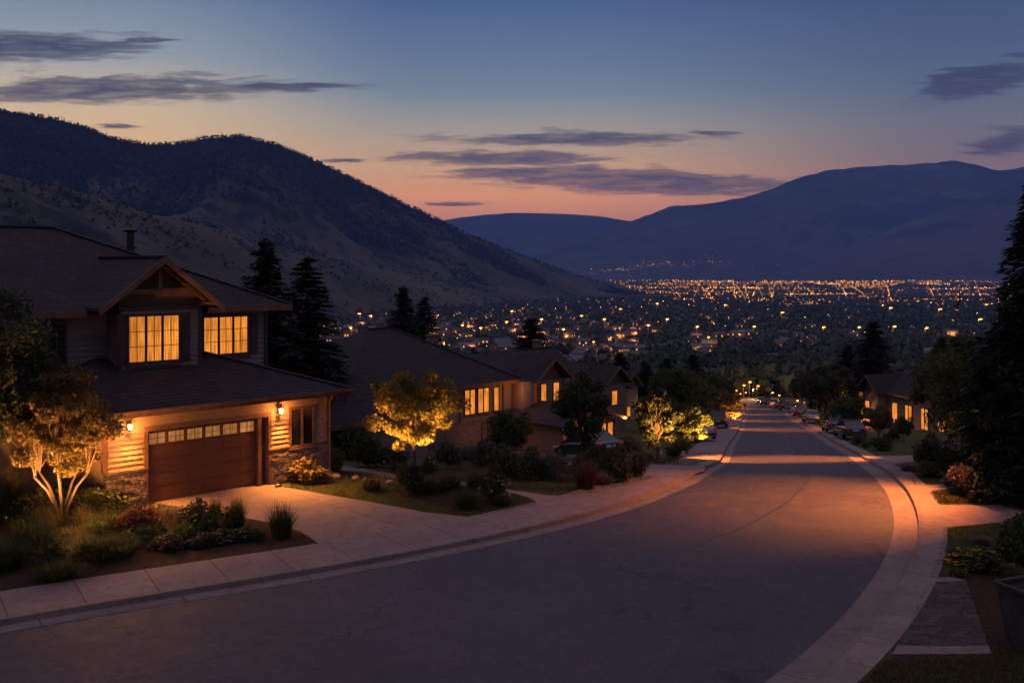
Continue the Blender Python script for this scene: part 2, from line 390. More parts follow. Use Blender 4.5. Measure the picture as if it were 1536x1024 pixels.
def leafmat(name, c0, c1, trans=.35, c2=None):
    m_ = bpy.data.materials.new(name); m_.use_nodes = True; t = NT(m_.node_tree)
    ge = t.n('ShaderNodeNewGeometry'); r = ge.outputs['Random Per Island']
    tc = t.n('ShaderNodeTexCoord'); n = t.noise(tc.outputs['Object'], 1.7, 2.0)
    c = t.mix(t.m('ADD', t.m('MULTIPLY', r, .6), t.m('MULTIPLY', t.m('SUBTRACT', n, .5), 1.2), clamp=True), (*c0, 1), (*c1, 1))
    if c2: c = t.mix(t.ss(r, .80, .85), c, (*c2, 1))
    d = t.n('ShaderNodeBsdfPrincipled'); t.link(c, d.inputs['Base Color']); d.inputs['Roughness'].default_value = .65; d.inputs['Specular IOR Level'].default_value = .25
    tr = t.n('ShaderNodeBsdfTranslucent'); t.link(c, tr.inputs[0])
    mx = t.n('ShaderNodeMixShader'); mx.inputs[0].default_value = trans; t.link(d.outputs[0], mx.inputs[1]); t.link(tr.outputs[0], mx.inputs[2])
    o = t.n('ShaderNodeOutputMaterial'); t.link(mx.outputs[0], o.inputs[0])
    return m_
M['leaf'] = leafmat('green_leaf', (.040, .058, .016), (.115, .120, .030))
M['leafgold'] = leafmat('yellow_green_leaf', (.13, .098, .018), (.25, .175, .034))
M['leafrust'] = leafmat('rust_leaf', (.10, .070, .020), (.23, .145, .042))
M['leafdark'] = leafmat('dark_leaf', (.032, .042, .018), (.080, .088, .036))
M['needle'] = leafmat('needles', (.008, .015, .010), (.024, .034, .018), .15)
M['boxleaf'] = leafmat('box_leaf', (.045, .056, .018), (.105, .110, .036))
M['tawny'] = leafmat('tawny_leaf', (.075, .065, .022), (.150, .120, .042))
M['silver'] = leafmat('silver_leaf', (.070, .075, .060), (.150, .145, .120))
M['redleaf'] = leafmat('red_leaf', (.085, .036, .022), (.155, .075, .042))
M['pinkdry'] = leafmat('dry_pink_leaf', (.12, .080, .062), (.20, .145, .110))
M['blade'] = leafmat('grass_blade', (.040, .055, .016), (.110, .115, .034))
M['bladetan'] = leafmat('tan_blade', (.110, .085, .032), (.220, .165, .065))
M['petalpink'] = leafmat('pink_petal', (.35, .09, .20), (.48, .22, .34))
M['petalyellow'] = leafmat('yellow_petal', (.45, .26, .02), (.60, .38, .05))
M['petalwhite'] = leafmat('white_petal', (.40, .32, .28), (.55, .46, .42))

# ---------------------------------------------------------------- draped sheets
def sheet(name, polys, material, dz, depth=0.0, uvs=None, label=None, kind='structure', parent=None):
    """flat polygons laid on the ground profile dz above it, with side walls 'depth' deep"""
    bm = bmesh.new(); uvl = bm.loops.layers.uv.new('UVMap')
    for i, p in enumerate(polys):
        vs = [bm.verts.new((q[0], q[1], 0)) for q in p]
        try: f = bm.faces.new(vs)
        except ValueError: continue
        for j, lp in enumerate(f.loops):
            lp[uvl].uv = uvs[i][j] if uvs else ((p[j][0] * .72 + p[j][1] * .69), (p[j][1] * .72 - p[j][0] * .69))
    bmesh.ops.remove_doubles(bm, verts=bm.verts, dist=.0005)
    bmesh.ops.triangulate(bm, faces=[f for f in bm.faces if len(f.verts) > 4])
    ys = [v.co.y for v in bm.verts]; y0, y1 = min(ys), max(ys)
    for b in GY:
        if y0 < b < y1:
            bmesh.ops.bisect_plane(bm, geom=bm.verts[:] + bm.edges[:] + bm.faces[:], plane_co=(0, b, 0), plane_no=(0, 1, 0))
    bmesh.ops.recalc_face_normals(bm, faces=bm.faces)
    for f in bm.faces:
        if f.normal.z < 0: f.normal_flip()
    for v in bm.verts: v.co.z = g(v.co.y) + dz
    if depth:
        ed = [e for e in bm.edges if len(e.link_faces) == 1]
        r = bmesh.ops.extrude_edge_only(bm, edges=ed)
        for v in [x for x in r['geom'] if isinstance(x, bmesh.types.BMVert)]: v.co.z -= depth
    me = bpy.data.meshes.new(name); bm.to_mesh(me); bm.free()
    o = link_mesh(name, me, material, parent)
    if kind: o['kind'] = kind
    if label: o['label'] = label
    return o

def catmull(pts, step=.6):
    pts = [Vector((p[0], p[1])) for p in pts]; pts = [pts[0] * 2 - pts[1]] + pts + [pts[-1] * 2 - pts[-2]]
    out = []
    for i in range(1, len(pts) - 2):
        a, b, c, d = pts[i - 1:i + 3]; n = max(2, int((c - b).length / step))
        for k in range(n):
            t = k / n
            out.append(.5 * ((2 * b) + (c - a) * t + (2 * a - 5 * b + 4 * c - d) * t * t + (3 * b - a - 3 * c + d) * t ** 3))
    out.append(pts[-2]); return out
def smooth(l, n=8):
    for _ in range(n):
        l = [l[0]] + [(l[i - 1] + l[i] * 2 + l[i + 1]) / 4 for i in range(1, len(l) - 1)] + [l[-1]]
    return l
def offset(l, d):
    out = []
    for i, p in enumerate(l):
        t = (l[min(i + 1, len(l) - 1)] - l[max(i - 1, 0)]).normalized(); out.append(p + Vector((-t.y, t.x)) * d)
    return out
def strip(a, b, w=None):
    polys, uvs, s = [], [], 0.0
    for i in range(len(a) - 1):
        ds = ((a[i + 1] + b[i + 1]) / 2 - (a[i] + b[i]) / 2).length
        polys.append([a[i], a[i + 1], b[i + 1], b[i]]); uvs.append([(s, 0), (s + ds, 0), (s + ds, 1.2), (s, 1.2)]); s += ds
    return polys, uvs
CURB = .13
Lpx = [(-330, 990), (-160, 953), (0, 925), (200, 896), (400, 865), (540, 843), (700, 812), (855, 779), (915, 762.5), (986, 740.6), (1040, 716), (1073, 694), (1086, 677.7), (1094, 664), (1107, 645), (1112, 632)]
Rpx = [(1020, 1150), (1130, 1080), (1236, 1020), (1294.6, 952.5), (1338.5, 897), (1368, 853), (1382.5, 820.7), (1388, 788.5), (1387, 765), (1376.6, 741.6), (1353, 724), (1325.6, 704), (1299, 686), (1270, 671), (1240, 655), (1221, 642)]
L0 = [P(*p) for p in Lpx]; R0 = [P(*p) for p in Rpx]
# beyond the sampled part both kerbs run on together down the hill
L0 += [P(1117.5, 620), Vector((58.5, 250, 0)), Vector((68, 300, 0))]; R0 += [P(1190, 625), Vector((67.5, 250, 0)), Vector((77, 300, 0))]
Lc = smooth(catmull(L0, .8), 30); Rc = smooth(catmull(R0, .8), 30)      # kerb faces
def resample(l, n):
    d = [0.0]
    for i in range(1, len(l)): d.append(d[-1] + (l[i] - l[i - 1]).length)
    xs = np.linspace(0, d[-1], n); return [Vector((float(np.interp(x, d, [p.x for p in l])), float(np.interp(x, d, [p.y for p in l])))) for x in xs]
gw = ([tuple(Vector((-70000, y, 0))) for y in ()])
# base ground
rows = sorted(set(GY + [-400, -50, 20]))
cols = [-70000, -9000, -1500, -300, -80, -20, 0, 20, 80, 300, 1500, 9000, 70000]
V = [(x, y, g(y) - .17) for y in rows for x in cols]; nC = len(cols)
FQ = [(r * nC + c, r * nC + c + 1, (r + 1) * nC + c + 1, (r + 1) * nC + c) for r in range(len(rows) - 1) for c in range(nC - 1)]
o = link_mesh('ground', np_mesh('ground', V, FQ), M['ground']); o['kind'] = 'structure'
N = 420
Lr, Rr = resample(Lc, N), resample(Rc, N)
pol, uv = strip(offset(Lr, -.45), offset(Rr, .62)); sheet('road', pol, M['asphalt'], -CURB - .006, .03)
pol, uv = strip(Lr, offset(Lr, -.48)); sheet('gutter', pol, M['gutter'], -CURB, .03, uv)
pol, uv = strip(Rr, offset(Rr, .70)); sheet('gutter', pol, M['gutter'], -CURB, .03, uv)
# kerb stones (rounded top) and sidewalks
def kerb(line, side):
    a, b = line, offset(line, side * .15)
    pol, uv = strip(offset(line, side * .02), b); sheet('kerb', pol, M['gutter'], .006, .0, uv)
    V, Fq = [], []
    lo, hi = line, offset(line, side * .02)
    for i, p in enumerate(lo): V += [(p.x, p.y, g(p.y) - .16), (hi[i].x, hi[i].y, g(p.y) + .006)]
    Fq = [(2 * i, 2 * i + 2, 2 * i + 3, 2 * i + 1) for i in range(len(lo) - 1)]
    o = link_mesh('kerb', np_mesh('kerb_face', V, Fq), M['gutter']); o['kind'] = 'structure'
kerb(Lr, 1); kerb(Rr, -1)
pol, uv = strip(offset(Lr, .15), offset(Lr, 2.25)); sheet('sidewalk', pol, M['walk'], .003, .12, uv)
pol, uv = strip(offset(Rr, -.15), offset(Rr, -.82)); sheet('sidewalk', pol, M['walk'], .003, .12, uv)
M['tar'] = vary('crack_tar', (.012, .011, .013), (.022, .020, .022), 3.0, .45, .5, .2)
for d0, i0, i1 in ((-4.35, 0, N), (-7.1, 60, 170)):
    l_ = offset(Lr, d0)[i0:i1]; l_ = [p + Vector((0, .05 * math.sin(i * 1.3) + .04 * math.sin(i * .37))) for i, p in enumerate(l_)]
    pol, uv = strip(l_, offset(l_, -.045)); sheet('road_seam', pol, M['tar'], -CURB - .002, 0)
# lawns either side: broad raised sheets
Lo, Ro = offset(Lr, 2.2), offset(Rr, -.78)
lawnL = [[Lo[i], Lo[i + 1], Vector((Lo[i + 1].x - 160, Lo[i + 1].y + 40)), Vector((Lo[i].x - 160, Lo[i].y + 40))] for i in range(0, N - 1)]
def poly_sheet(name, px, m_, dz, depth=.02, **kw):
    return sheet(name, [[P(*p).to_2d() for p in px]], m_, dz, depth, **kw)
big = [p for p in Lo] + [Vector((-10, 310)), Vector((-160, 310)), Vector((-160, 20)), Vector((Lo[0].x - 5, 20))]
sheet('lawn', [big], M['grass'], -.012, .1)
bigR = [p for p in Ro] + [Vector((170, 310)), Vector((170, -10)), Vector((Ro[0].x + 1, -10))]
sheet('lawn', [bigR], M['grass'], -.012, .1)

def crv(px, n=4):
    """round the corners of a closed pixel outline"""
    for _ in range(n):
        q = []
        for i in range(len(px)):
            a, b = px[i], px[(i + 1) % len(px)]
            q += [(a[0] * .75 + b[0] * .25, a[1] * .75 + b[1] * .25), (a[0] * .25 + b[0] * .75, a[1] * .25 + b[1] * .75)]
        px = q
    return px
drive1 = [(222, 752), (300, 764), (350, 772), (405, 783), (452, 797), (475, 812), (505, 838), (640, 822), (800, 785), (770, 768), (715, 776), (640, 768), (560, 753), (470, 738), (430, 731), (408, 726), (385, 725)]
sheet('driveway', [[P(*p).to_2d() for p in drive1]], M['drive'], -.003, .05)
drive2 = [(690, 727), (740, 735), (770, 739), (792, 745), (815, 757), (830, 775), (985, 735), (985, 716), (905, 739), (860, 744), (820, 742), (765, 734), (715, 722), (690, 721)]
sheet('driveway', [[P(*p).to_2d() for p in drive2]], M['drive'], -.003, .05)
drive3 = [(820, 695), (920, 700), (960, 704), (985, 716), (1000, 728), (1056, 705), (1063, 689), (1038, 699), (983, 695), (931, 693), (820, 688)]
sheet('driveway', [[P(*p).to_2d() for p in drive3]], M['drive'], -.003, .05)
drive4 = [(990, 681), (1061, 685), (1080, 690), (1086, 672), (1076, 669), (1045, 673), (990, 675)]
sheet('driveway', [[P(*p).to_2d() for p in drive4]], M['drive'], -.003, .05)
driveR1 = [(1400, 757), (1505, 756), (1750, 757), (1750, 777), (1494, 783), (1414, 791), (1406, 775)]
sheet('driveway', [[P(*p).to_2d() for p in driveR1]], M['drive'], -.003, .05)
pathR = [(1372, 735), (1385, 736), (1432, 731), (1500, 727), (1500, 723), (1430, 726), (1365, 727)]
sheet('garden_path', [[P(*p).to_2d() for p in pathR]], M['walk'], -.004, .05)
driveR2 = [(1300, 683), (1384, 682.5), (1384, 669), (1420, 666), (1420, 690), (1372, 691), (1337, 696), (1322, 699)]
sheet('driveway', [[P(*p).to_2d() for p in driveR2]], M['drive'], -.003, .05)
pathL = [(478, 702), (520, 706), (560, 711), (592, 718), (600, 714), (570, 707), (530, 700), (490, 695)]
sheet('garden_path', [[P(*p).to_2d() for p in pathL]], M['walk'], -.004, .03)
bed1 = [(-220, 930), (0, 888), (240, 856), (430, 831), (478, 813), (452, 798), (405, 785), (350, 774), (300, 766), (222, 757), (150, 745), (-220, 770)]
sheet('flower_bed', [[P(*p).to_2d() for p in bed1]], M['soil'], -.004, .05)
bed2 = crv([(585, 735), (600, 722), (690, 712), (765, 722), (785, 740), (770, 758), (725, 768), (660, 758), (620, 748)], 3)
sheet('flower_bed', [[P(*p).to_2d() for p in bed2]], M['soil'], -.006, .03)
bed3 = crv([(655, 690), (850, 690), (985, 705), (960, 718), (860, 728), (760, 712), (660, 700)], 3)
sheet('flower_bed', [[P(*p).to_2d() for p in bed3]], M['soil'], -.006, .03)
bedR = [(1180, 1130), (1270, 1040), (1310, 1005), (1352, 975), (1393, 872), (1440, 862), (1700, 850), (1900, 1130)]
sheet('flower_bed', [[P(*p).to_2d() for p in bedR]], M['soil'], -.007, .03)
pv = [(1394, 870), (1433, 869), (1448, 868), (1482, 966), (1424, 967), (1347, 966)]
sheet('paved_path', [[P(*p).to_2d() for p in pv]], M['paver'], -.002, .04)
blades_todo = 1
for q in ([(1393, 872), (1433, 871), (1448, 870), (1446, 864), (1397, 865)], [(1346, 967), (1424, 968), (1483, 967), (1487, 979), (1424, 980), (1338, 980)]):
    sheet('stone_edging', [[P(*p).to_2d() for p in q]], M['gutter'], .0, .04)

# ---------------------------------------------------------------- building helpers (local frame: x along the facade, y into the house)
def window(parent, s0, s1, z0, z1, v, cols=3, bars=3, m_='win', out=-1, muntin=True, axis='x', fm='trimdark', fw=.09, shutters=0):
    """a glazed opening with its frame and glazing bars; axis 'x': in a wall y=v facing -y; axis 'y': in a wall x=v facing out*x"""
    def bx(mb, a0, a1, d0, d1, c0, c1):
        if axis == 'x': mb.box(a0, a1, v - d1, v - d0, c0, c1)
        else: mb.box(v + out * d0, v + out * d1, a0, a1, c0, c1)
    p = MB(); bx(p, s0, s1, .012, .022, z0, z1); pane = p.build('window', M[m_], parent)
    f = MB(); w_ = fw
    bx(f, s0 - w_, s0, .0, .07, z0 - w_, z1 + w_); bx(f, s1, s1 + w_, .0, .07, z0 - w_, z1 + w_)
    bx(f, s0, s1, .0, .07, z1, z1 + w_); bx(f, s0, s1, .0, .07, z0 - w_, z0)
    cw = (s1 - s0) / cols
    for i in range(1, cols): bx(f, s0 + i * cw - .045, s0 + i * cw + .045, .023, .062, z0, z1)
    if muntin:
        for i in range(cols):
            a, b = s0 + i * cw + (.045 if i else 0), s0 + (i + 1) * cw - (.045 if i < cols - 1 else 0); c = (a + b) / 2
            bx(f, c - .011, c + .011, .023, .045, z0, z1)
            for k in range(1, bars):
                zz = z0 + (z1 - z0) * k / bars
                bx(f, a, c - .011, .023, .043, zz - .011, zz + .011); bx(f, c + .011, b, .023, .043, zz - .011, zz + .011)
    f.build('frame', M[fm], pane)
    s_ = MB(); bx(s_, s0 - w_ - .04, s1 + w_ + .04, .0, .11, z0 - w_ - .06, z0 - w_ - .003); s_.build('sill', M['trim'], pane)
    for sgn in ((-1, 1) if shutters else ()):
        sh = MB(); a = s0 - w_ - .03 - shutters if sgn < 0 else s1 + w_ + .03
        bx(sh, a, a + shutters, .035, .06, z0 - .08, z1 + .08)
        for k in range(18):
            zz = z0 - .02 + (z1 - z0 + .04) * k / 18; bx(sh, a + .04, a + shutters - .04, .061, .075, zz, zz + .05)
        sh.build('shutter', M['trimdark'], parent)
    return pane
def laps(mb, s0, s1, z0, z1, v, holes=(), step=.17, axis='x', out=-1, v1=None):
    """lapped boards, each tilted out at its foot, cut round the holes (a0,a1,b0,b1)"""
    z = z0
    while z < z1 - .01:
        zt = min(z + step, z1); iv = [(s0, s1)]
        for a0, a1, b0, b1 in holes:
            if b0 < zt - .02 and b1 > z + .02:
                nx = []
                for p, q in iv:
                    if a1 <= p or a0 >= q: nx.append((p, q)); continue
                    if a0 > p: nx.append((p, a0))
                    if a1 < q: nx.append((a1, q))
                iv = nx
        for p, q in iv:
            if axis == 'x': mb.slab([(p, v - .045, z), (q, v - .045, z), (q, v - .004, zt), (p, v - .004, zt)], .02, (0, 1, 0))
            else: mb.slab([(v + out * .028, p, z), (v + out * .028, q, z), (v + out * .004, q, zt), (v + out * .004, p, zt)], .02, (-out, 0, 0))
        z = zt
def hip_roof(mb, s0, s1, v0, v1, h, pitch, t=.14, hips=(1, 1)):
    """ridge along x; hips=(left,right) 1 = hipped end, 0 = gable end"""
    d = (v1 - v0) / 2; vr = (v0 + v1) / 2; hr = h + d * pitch
    a, b = s0 + d * hips[0], s1 - d * hips[1]
    mb.slab([(s0, v0, h), (s1, v0, h), (b, vr, hr), (a, vr, hr)], t)
    mb.slab([(s1, v1, h), (s0, v1, h), (a, vr, hr), (b, vr, hr)], t)
    if hips[0]: mb.slab([(s0, v1, h), (s0, v0, h), (a, vr, hr)], t)
    if hips[1]: mb.slab([(s1, v0, h), (s1, v1, h), (b, vr, hr)], t)
    return vr, hr, a, b
def point(name, loc, energy, color=(1, .5, .16), size=.05, parent=None):
    l = bpy.data.lights.new(name, 'POINT'); l.energy = energy; l.color = color; l.shadow_soft_size = size
    o = bpy.data.objects.new(name, l); col.objects.link(o); o.location = loc
    if parent is not None: o.parent = parent
    return o
def spot(name, loc, aim, energy, deg, blend=.8, color=(1, .42, .12), size=.06):
    l = bpy.data.lights.new(name, 'SPOT'); l.energy = energy; l.color = color; l.shadow_soft_size = size; l.spot_size = R(deg); l.spot_blend = blend
    o = bpy.data.objects.new(name, l); col.objects.link(o); o.location = loc
    o.rotation_euler = (Vector(aim) - Vector(loc)).to_track_quat('-Z', 'Y').to_euler(); return o

# ---------------------------------------------------------------- the near house
ANG = math.atan2(.714, .70)
H1 = empty('house', (-12.17, 33.64, 0), ANG, 'nearest two storey house with lit gable windows and wide brown garage door', 'house')
EH = 3.27
W = MB()                                                     # garage front wall, split round the openings
for a in ((-1.6, -.16), (4.46, 5.38), (6.50, 7.09)): W.box(a[0], a[1], 0.0, .16, -.4, EH + .1)
W.box(-.16, 4.46, 0.0, .16, 2.46, EH + .1); W.box(5.38, 6.50, 0.0, .16, -.4, 1.17); W.box(5.38, 6.50, 0.0, .16, 2.68, EH + .1)
W.box(6.93, 7.09, .16, 9.0, -.6, EH + .1); W.box(-1.6, -1.44, .16, 4.0, -.4, EH + .1)
W.build('garage_wall', M['siding'], H1)
S = MB(); hole = [(-.16, 4.46, -1, 2.5), (5.36, 6.52, 1.15, 2.7)]
laps(S, -1.6, 7.09, 1.26, EH - .02, 0.0, hole); laps(S, 0.0, 9.0, 1.26, EH - .02, 7.09, (), axis='y', out=1)
laps(S, 0.0, 4.0, 1.26, EH - .02, -1.6, (), axis='y', out=-1)
S.build('garage_siding', M['siding'], H1)
st = MB()
for a in ((-1.6, -.16), (4.46, 5.38), (5.38, 6.50), (6.50, 7.13)): st.box(a[0], a[1], -.07, -.002, -.3, 1.12 if a[0] == 5.38 else 1.20)
rs = random.Random(4)
for a in ((-1.6, -.16), (4.46, 7.13)):                       # single stones standing proud
    for k in range(int((a[1] - a[0]) * 26)):
        x = rs.uniform(a[0], a[1] - .2); z = -.05 + .095 * rs.randint(0, 11); l = rs.uniform(.10, .3)
        if x + l < a[1]: st.box(x, x + l, -.07 - rs.uniform(.008, .03), -.07, z, z + .085)
MB().box(7.132, 7.19, .0, 9.0, -.6, 1.20).build('stone_base', M['stone'], H1)
for keep_ in (0, 1):
    q = MB(); vs_ = st.v
    for f_ in range(0, len(vs_), 8):
        if (vs_[f_][0] < 2) == (keep_ == 0): q.add(vs_[f_:f_ + 8], [(0, 3, 2, 1), (4, 5, 6, 7), (0, 1, 5, 4), (1, 2, 6, 5), (2, 3, 7, 6), (3, 0, 4, 7)])
    q.build('stone_base', M['stone'], H1)
for q_ in ((-1.62, -.16), (4.46, 5.37), (6.51, 7.2)): MB().box(q_[0], q_[1], -.10, -.03, 1.202, 1.258).build('ledge', M['trim'], H1)
tr = MB(); tr.box(-.30, -.162, -.075, .10, -.1, 2.62); tr.box(-.16, 4.46, -.075, .10, 2.462, 2.62); tr.box(4.462, 4.58, -.075, .10, -.1, 2.62)
tr.box(4.06, 4.2, -.02, .14, -.1, 2.455); tr.build('door_casing', M['trim'], H1)
MB().box(6.99, 7.20, -.11, .10, 1.262, EH - .01).build('corner_board', M['trim'], H1); MB().box(-1.70, -1.55, -.09, .05, 1.262, EH - .01).build('corner_board', M['trim'], H1)
GD = MB()
for r_ in range(5):
    z0, z1 = .01 + r_ * .48, .01 + (r_ + 1) * .48 - .012
    if r_ < 4:
        GD.box(-.10, 4.03, .12, .16, z0, z1)
        for c_ in range(6):
            x0 = -.10 + c_ * .688 + .07; GD.box(x0, x0 + .55, .108, .1195, z0 + .07, z1 - .07)
    else:
        for c_ in range(7):
            x0 = -.10 + c_ * .688; GD.box(max(-.10, x0 - .06), min(4.03, x0 + .06), .10, .16, z0, z1)
        for c_ in range(6):
            x0 = -.10 + c_ * .688 + .06; GD.box(x0, x0 + .568, .10, .16, z0, z0 + .055); GD.box(x0, x0 + .568, .10, .16, z1 - .05, z1)
gd = GD.build('garage_door', M['door'], H1)
for c_ in range(6):
    x0 = -.10 + c_ * .688 + .06
    q = MB(); q.box(x0, x0 + .568, .135, .145, 1.985, 2.35); wq = q.build('window', M['garagewin'], gd)
    q = MB(); q.box(x0 + .276, x0 + .292, .12, .134, 1.985, 2.35); q.box(x0, x0 + .275, .122, .134, 2.16, 2.175); q.box(x0 + .293, x0 + .568, .122, .134, 2.16, 2.175); q.build('frame', M['door'], gd)
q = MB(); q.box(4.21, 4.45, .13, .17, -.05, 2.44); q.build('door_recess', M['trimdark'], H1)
q = MB(); q.box(1.9, 2.06, .085, .107, .30, .335); q.build('door_handle', M['black'], gd)
window(H1, 5.46, 6.42, 1.25, 2.60, 0.0, 2, 2, 'glassdark', muntin=False, fm='trim', fw=.10)
# lower roof
p1 = .345; d1 = 4.2; h1 = EH
LR = MB()
s0, s1, v0 = -4.6, 7.8, -.6
LR.slab([(s0, v0, h1), (s1, v0, h1), (s1 - d1, v0 + d1, h1 + d1 * p1), (s0 + d1, v0 + d1, h1 + d1 * p1)], .10)
LR.slab([(s1, v0, h1), (s1, 9.6, h1), (s1 - d1, 9.6, h1 + d1 * p1), (s1 - d1, v0 + d1, h1 + d1 * p1)], .10)
LR.slab([(s0, 5, h1), (s0, v0, h1), (s0 + d1, v0 + d1, h1 + d1 * p1), (s0 + d1, 5, h1 + d1 * p1)], .10)
lr = LR.build('lower_roof', M['roof'], H1)
def capline(mb, a, b, r=.055): mb.beam(Vector(a) + Vector((0, 0, .03)), Vector(b) + Vector((0, 0, .03)), .26, .04)
RC = MB(); capline(RC, (s1, v0, h1), (s1 - d1, v0 + d1, h1 + d1 * p1)); RC.build('ridge_cap', M['roof'], lr)
fa = MB(); fa.box(s0 - .03, s1 + .03, v0 - .035, v0 - .002, h1 - .21, h1 + .02); fa.box(s1 + .002, s1 + .035, v0, 9.6, h1 - .21, h1 + .02); fa.build('fascia', M['trim'], H1)
gt = MB(); gt.box(s0, s1 + .1, v0 - .15, v0 - .037, h1 - .10, h1 - .085); gt.box(s0, s1 + .1, v0 - .165, v0 - .15, h1 - .10, h1 + .015)
gt.tube([(6.95, v0 - .09, h1 - .1), (7.13, -.2, h1 - .42), (7.15, -.13, h1 - .6), (7.15, -.13, .05), (7.22, -.25, -.02)], [.035] * 5, 8); gt.build('gutter', M['trim'], H1)
so_ = MB(); so_.box(s0, s1, v0, -.03, h1 - .20, h1 - .18); so_.box(7.2, s1, -.03, 9.5, h1 - .20, h1 - .18); so_.build('soffit', M['trim'], H1)
br = MB()
for xx in (7.35, 7.6):
    pass
br.beam((7.25, -.1, 2.55), (7.75, -.1, 3.02), .09, .09, (0, 1, 0)); br.beam((7.2, -.1, 2.98), (7.78, -.1, 2.98), .09, .08); br.build('bracket', M['trim'], H1)
# upper storey
UW = MB(); hw = [(3.83, 5.73, 4.5, 6.03)]
UW.box(-9.0, 0.0, 3.62, 3.78, -.4, 6.5); UW.box(3.1, 6.6, 3.62, 3.78, 3.2, 6.5); UW.box(6.44, 6.6, 3.78, 16.2, -1.2, 6.5)
UW.box(0, 3.1, 2.52, 2.66, 3.4, 6.9); UW.box(-.0, .14, 2.66, 3.62, 3.4, 6.55); UW.box(2.96, 3.1, 2.66, 3.62, 3.4, 6.55)
UW.build('upper_wall', M['siding2'], H1)
US = MB(); laps(US, -9, 0, 0, 6.4, 3.62, [(-2.8, -1.4, 4.55, 6.05)], .2); laps(US, 3.1, 6.6, 3.9, 6.4, 3.62, [(3.7, 5.86, 4.42, 6.12)], .2); laps(US, 0, 3.1, 3.5, 6.42, 2.52, [(.2, 2.34, 4.5, 6.32)], .2)
laps(US, 3.62, 14, 3.6, 6.4, 6.6, (), .2, 'y', 1); laps(US, 2.52, 3.6, 3.9, 6.4, 3.1, (), .2, 'y', 1)
US.build('upper_siding', M['siding2'], H1)
window(H1, .33, 2.21, 4.58, 6.2, 2.49, 3, 3, 'win', shutters=.34)
window(H1, 3.83, 5.73, 4.56, 6.0, 3.59, 3, 3, 'win')
sh = MB(); sh.box(5.88, 6.2, 3.53, 3.56, 4.48, 6.08); sh.build('shutter', M['trimdark'], H1)
window(H1, -2.7, -1.5, 4.6, 6.0, 3.59, 2, 3, 'glassdark')
MB().box(6.52, 6.66, 3.53, 3.7, 3.7, 6.42).build('corner_board', M['trimdark'], H1)
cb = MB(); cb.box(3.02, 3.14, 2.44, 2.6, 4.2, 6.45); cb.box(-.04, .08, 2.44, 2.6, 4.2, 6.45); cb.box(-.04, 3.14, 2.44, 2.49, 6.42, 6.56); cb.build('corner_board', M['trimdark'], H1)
# gable over the bay
sc_, hw_, he, hp = 1.36, 2.31, 6.56, 8.36
GT_ = MB(); GT_.slab([(0.0, 2.52, 6.5), (3.1, 2.52, 6.5), (3.1, 2.52, 6.95), (sc_ + .1, 2.52, 8.18), (sc_ - .1, 2.52, 8.18), (-.0, 2.52, 7.0)], .1, (0, 1, 0)); GT_.build('gable_wall', M['shake'], H1)
GR = MB(); vf = 1.8
GR.slab([(sc_ - hw_, vf, he), (sc_, vf, hp), (sc_, 8.6, hp), (sc_ - hw_, 5.2, he)], .12); GR.slab([(sc_, vf, hp), (sc_ + hw_, vf, he), (sc_ + hw_, 5.2, he), (sc_, 8.6, hp)], .12)
gr = GR.build('gable_roof', M['roof'], H1)
rc = MB(); capline(rc, (sc_, vf, hp), (sc_, 7.3, hp)); rc.build('ridge_cap', M['roof'], gr)
GF = MB(); sl_ = (hp - he) / hw_
for sg in (-1, 1):
    GF.slab([(sc_ + sg * hw_ * 1.03, vf - .05, he - .06), (sc_ + sg * hw_ * 1.03, vf - .05, he - .27), (sc_, vf - .05, hp - .25), (sc_, vf - .05, hp + .01)][::sg], .048, (0, 1, 0))
GF.build('fascia', M['trim'], H1)
TR = MB(); TR.box(sc_ - .07, sc_ + .07, vf + .35, vf + .47, 7.2, hp - .3); TR.box(sc_ - 1.3, sc_ + 1.3, vf + .33, vf + .49, 7.02, 7.18)
TR.beam((sc_ - 1.75, vf + .4, 6.75), (sc_, vf + .4, 8.1), .12, .12, (0, 1, 0)); TR.beam((sc_ + 1.75, vf + .4, 6.75), (sc_, vf + .4, 8.1), .12, .12, (0, 1, 0))
TR.beam((3.05, 2.5, 6.6), (3.55, 2.0, 6.62), .1, .12); TR.build('gable_truss', M['trim'], H1)
# main roof
MR = MB(); hip_roof(MR, -12.0, 7.44, 3.0, 16.8, 6.45, .455, .12); mr = MR.build('main_roof', M['roof'], H1)
RC = MB(); capline(RC, (7.44, 3.0, 6.45), (.54, 9.9, 9.59)); capline(RC, (.54, 9.9, 9.59), (-5.1, 9.9, 9.59)); RC.build('ridge_cap', M['roof'], mr)
MB().box(-12, sc_ - hw_, 2.95, 2.998, 6.22, 6.47).build('fascia', M['trim'], H1)
MF = MB(); MF.box(3.67, 7.48, 2.95, 2.998, 6.22, 6.47); MF.box(7.442, 7.49, 3.0, 16.8, 6.22, 6.47); MF.build('fascia', M['trim'], H1)
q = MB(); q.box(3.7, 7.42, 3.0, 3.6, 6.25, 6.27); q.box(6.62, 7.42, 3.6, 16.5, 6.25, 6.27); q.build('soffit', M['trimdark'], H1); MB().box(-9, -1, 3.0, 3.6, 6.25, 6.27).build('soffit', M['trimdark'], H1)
ch = MB(); ch.lathe([(.16, -1), (.16, .42), (.30, .50), (.30, .54), (.14, .62), (.0, .62)], (3.1, 8.4, 9.0), 12); ch.build('vent', M['black'], mr)
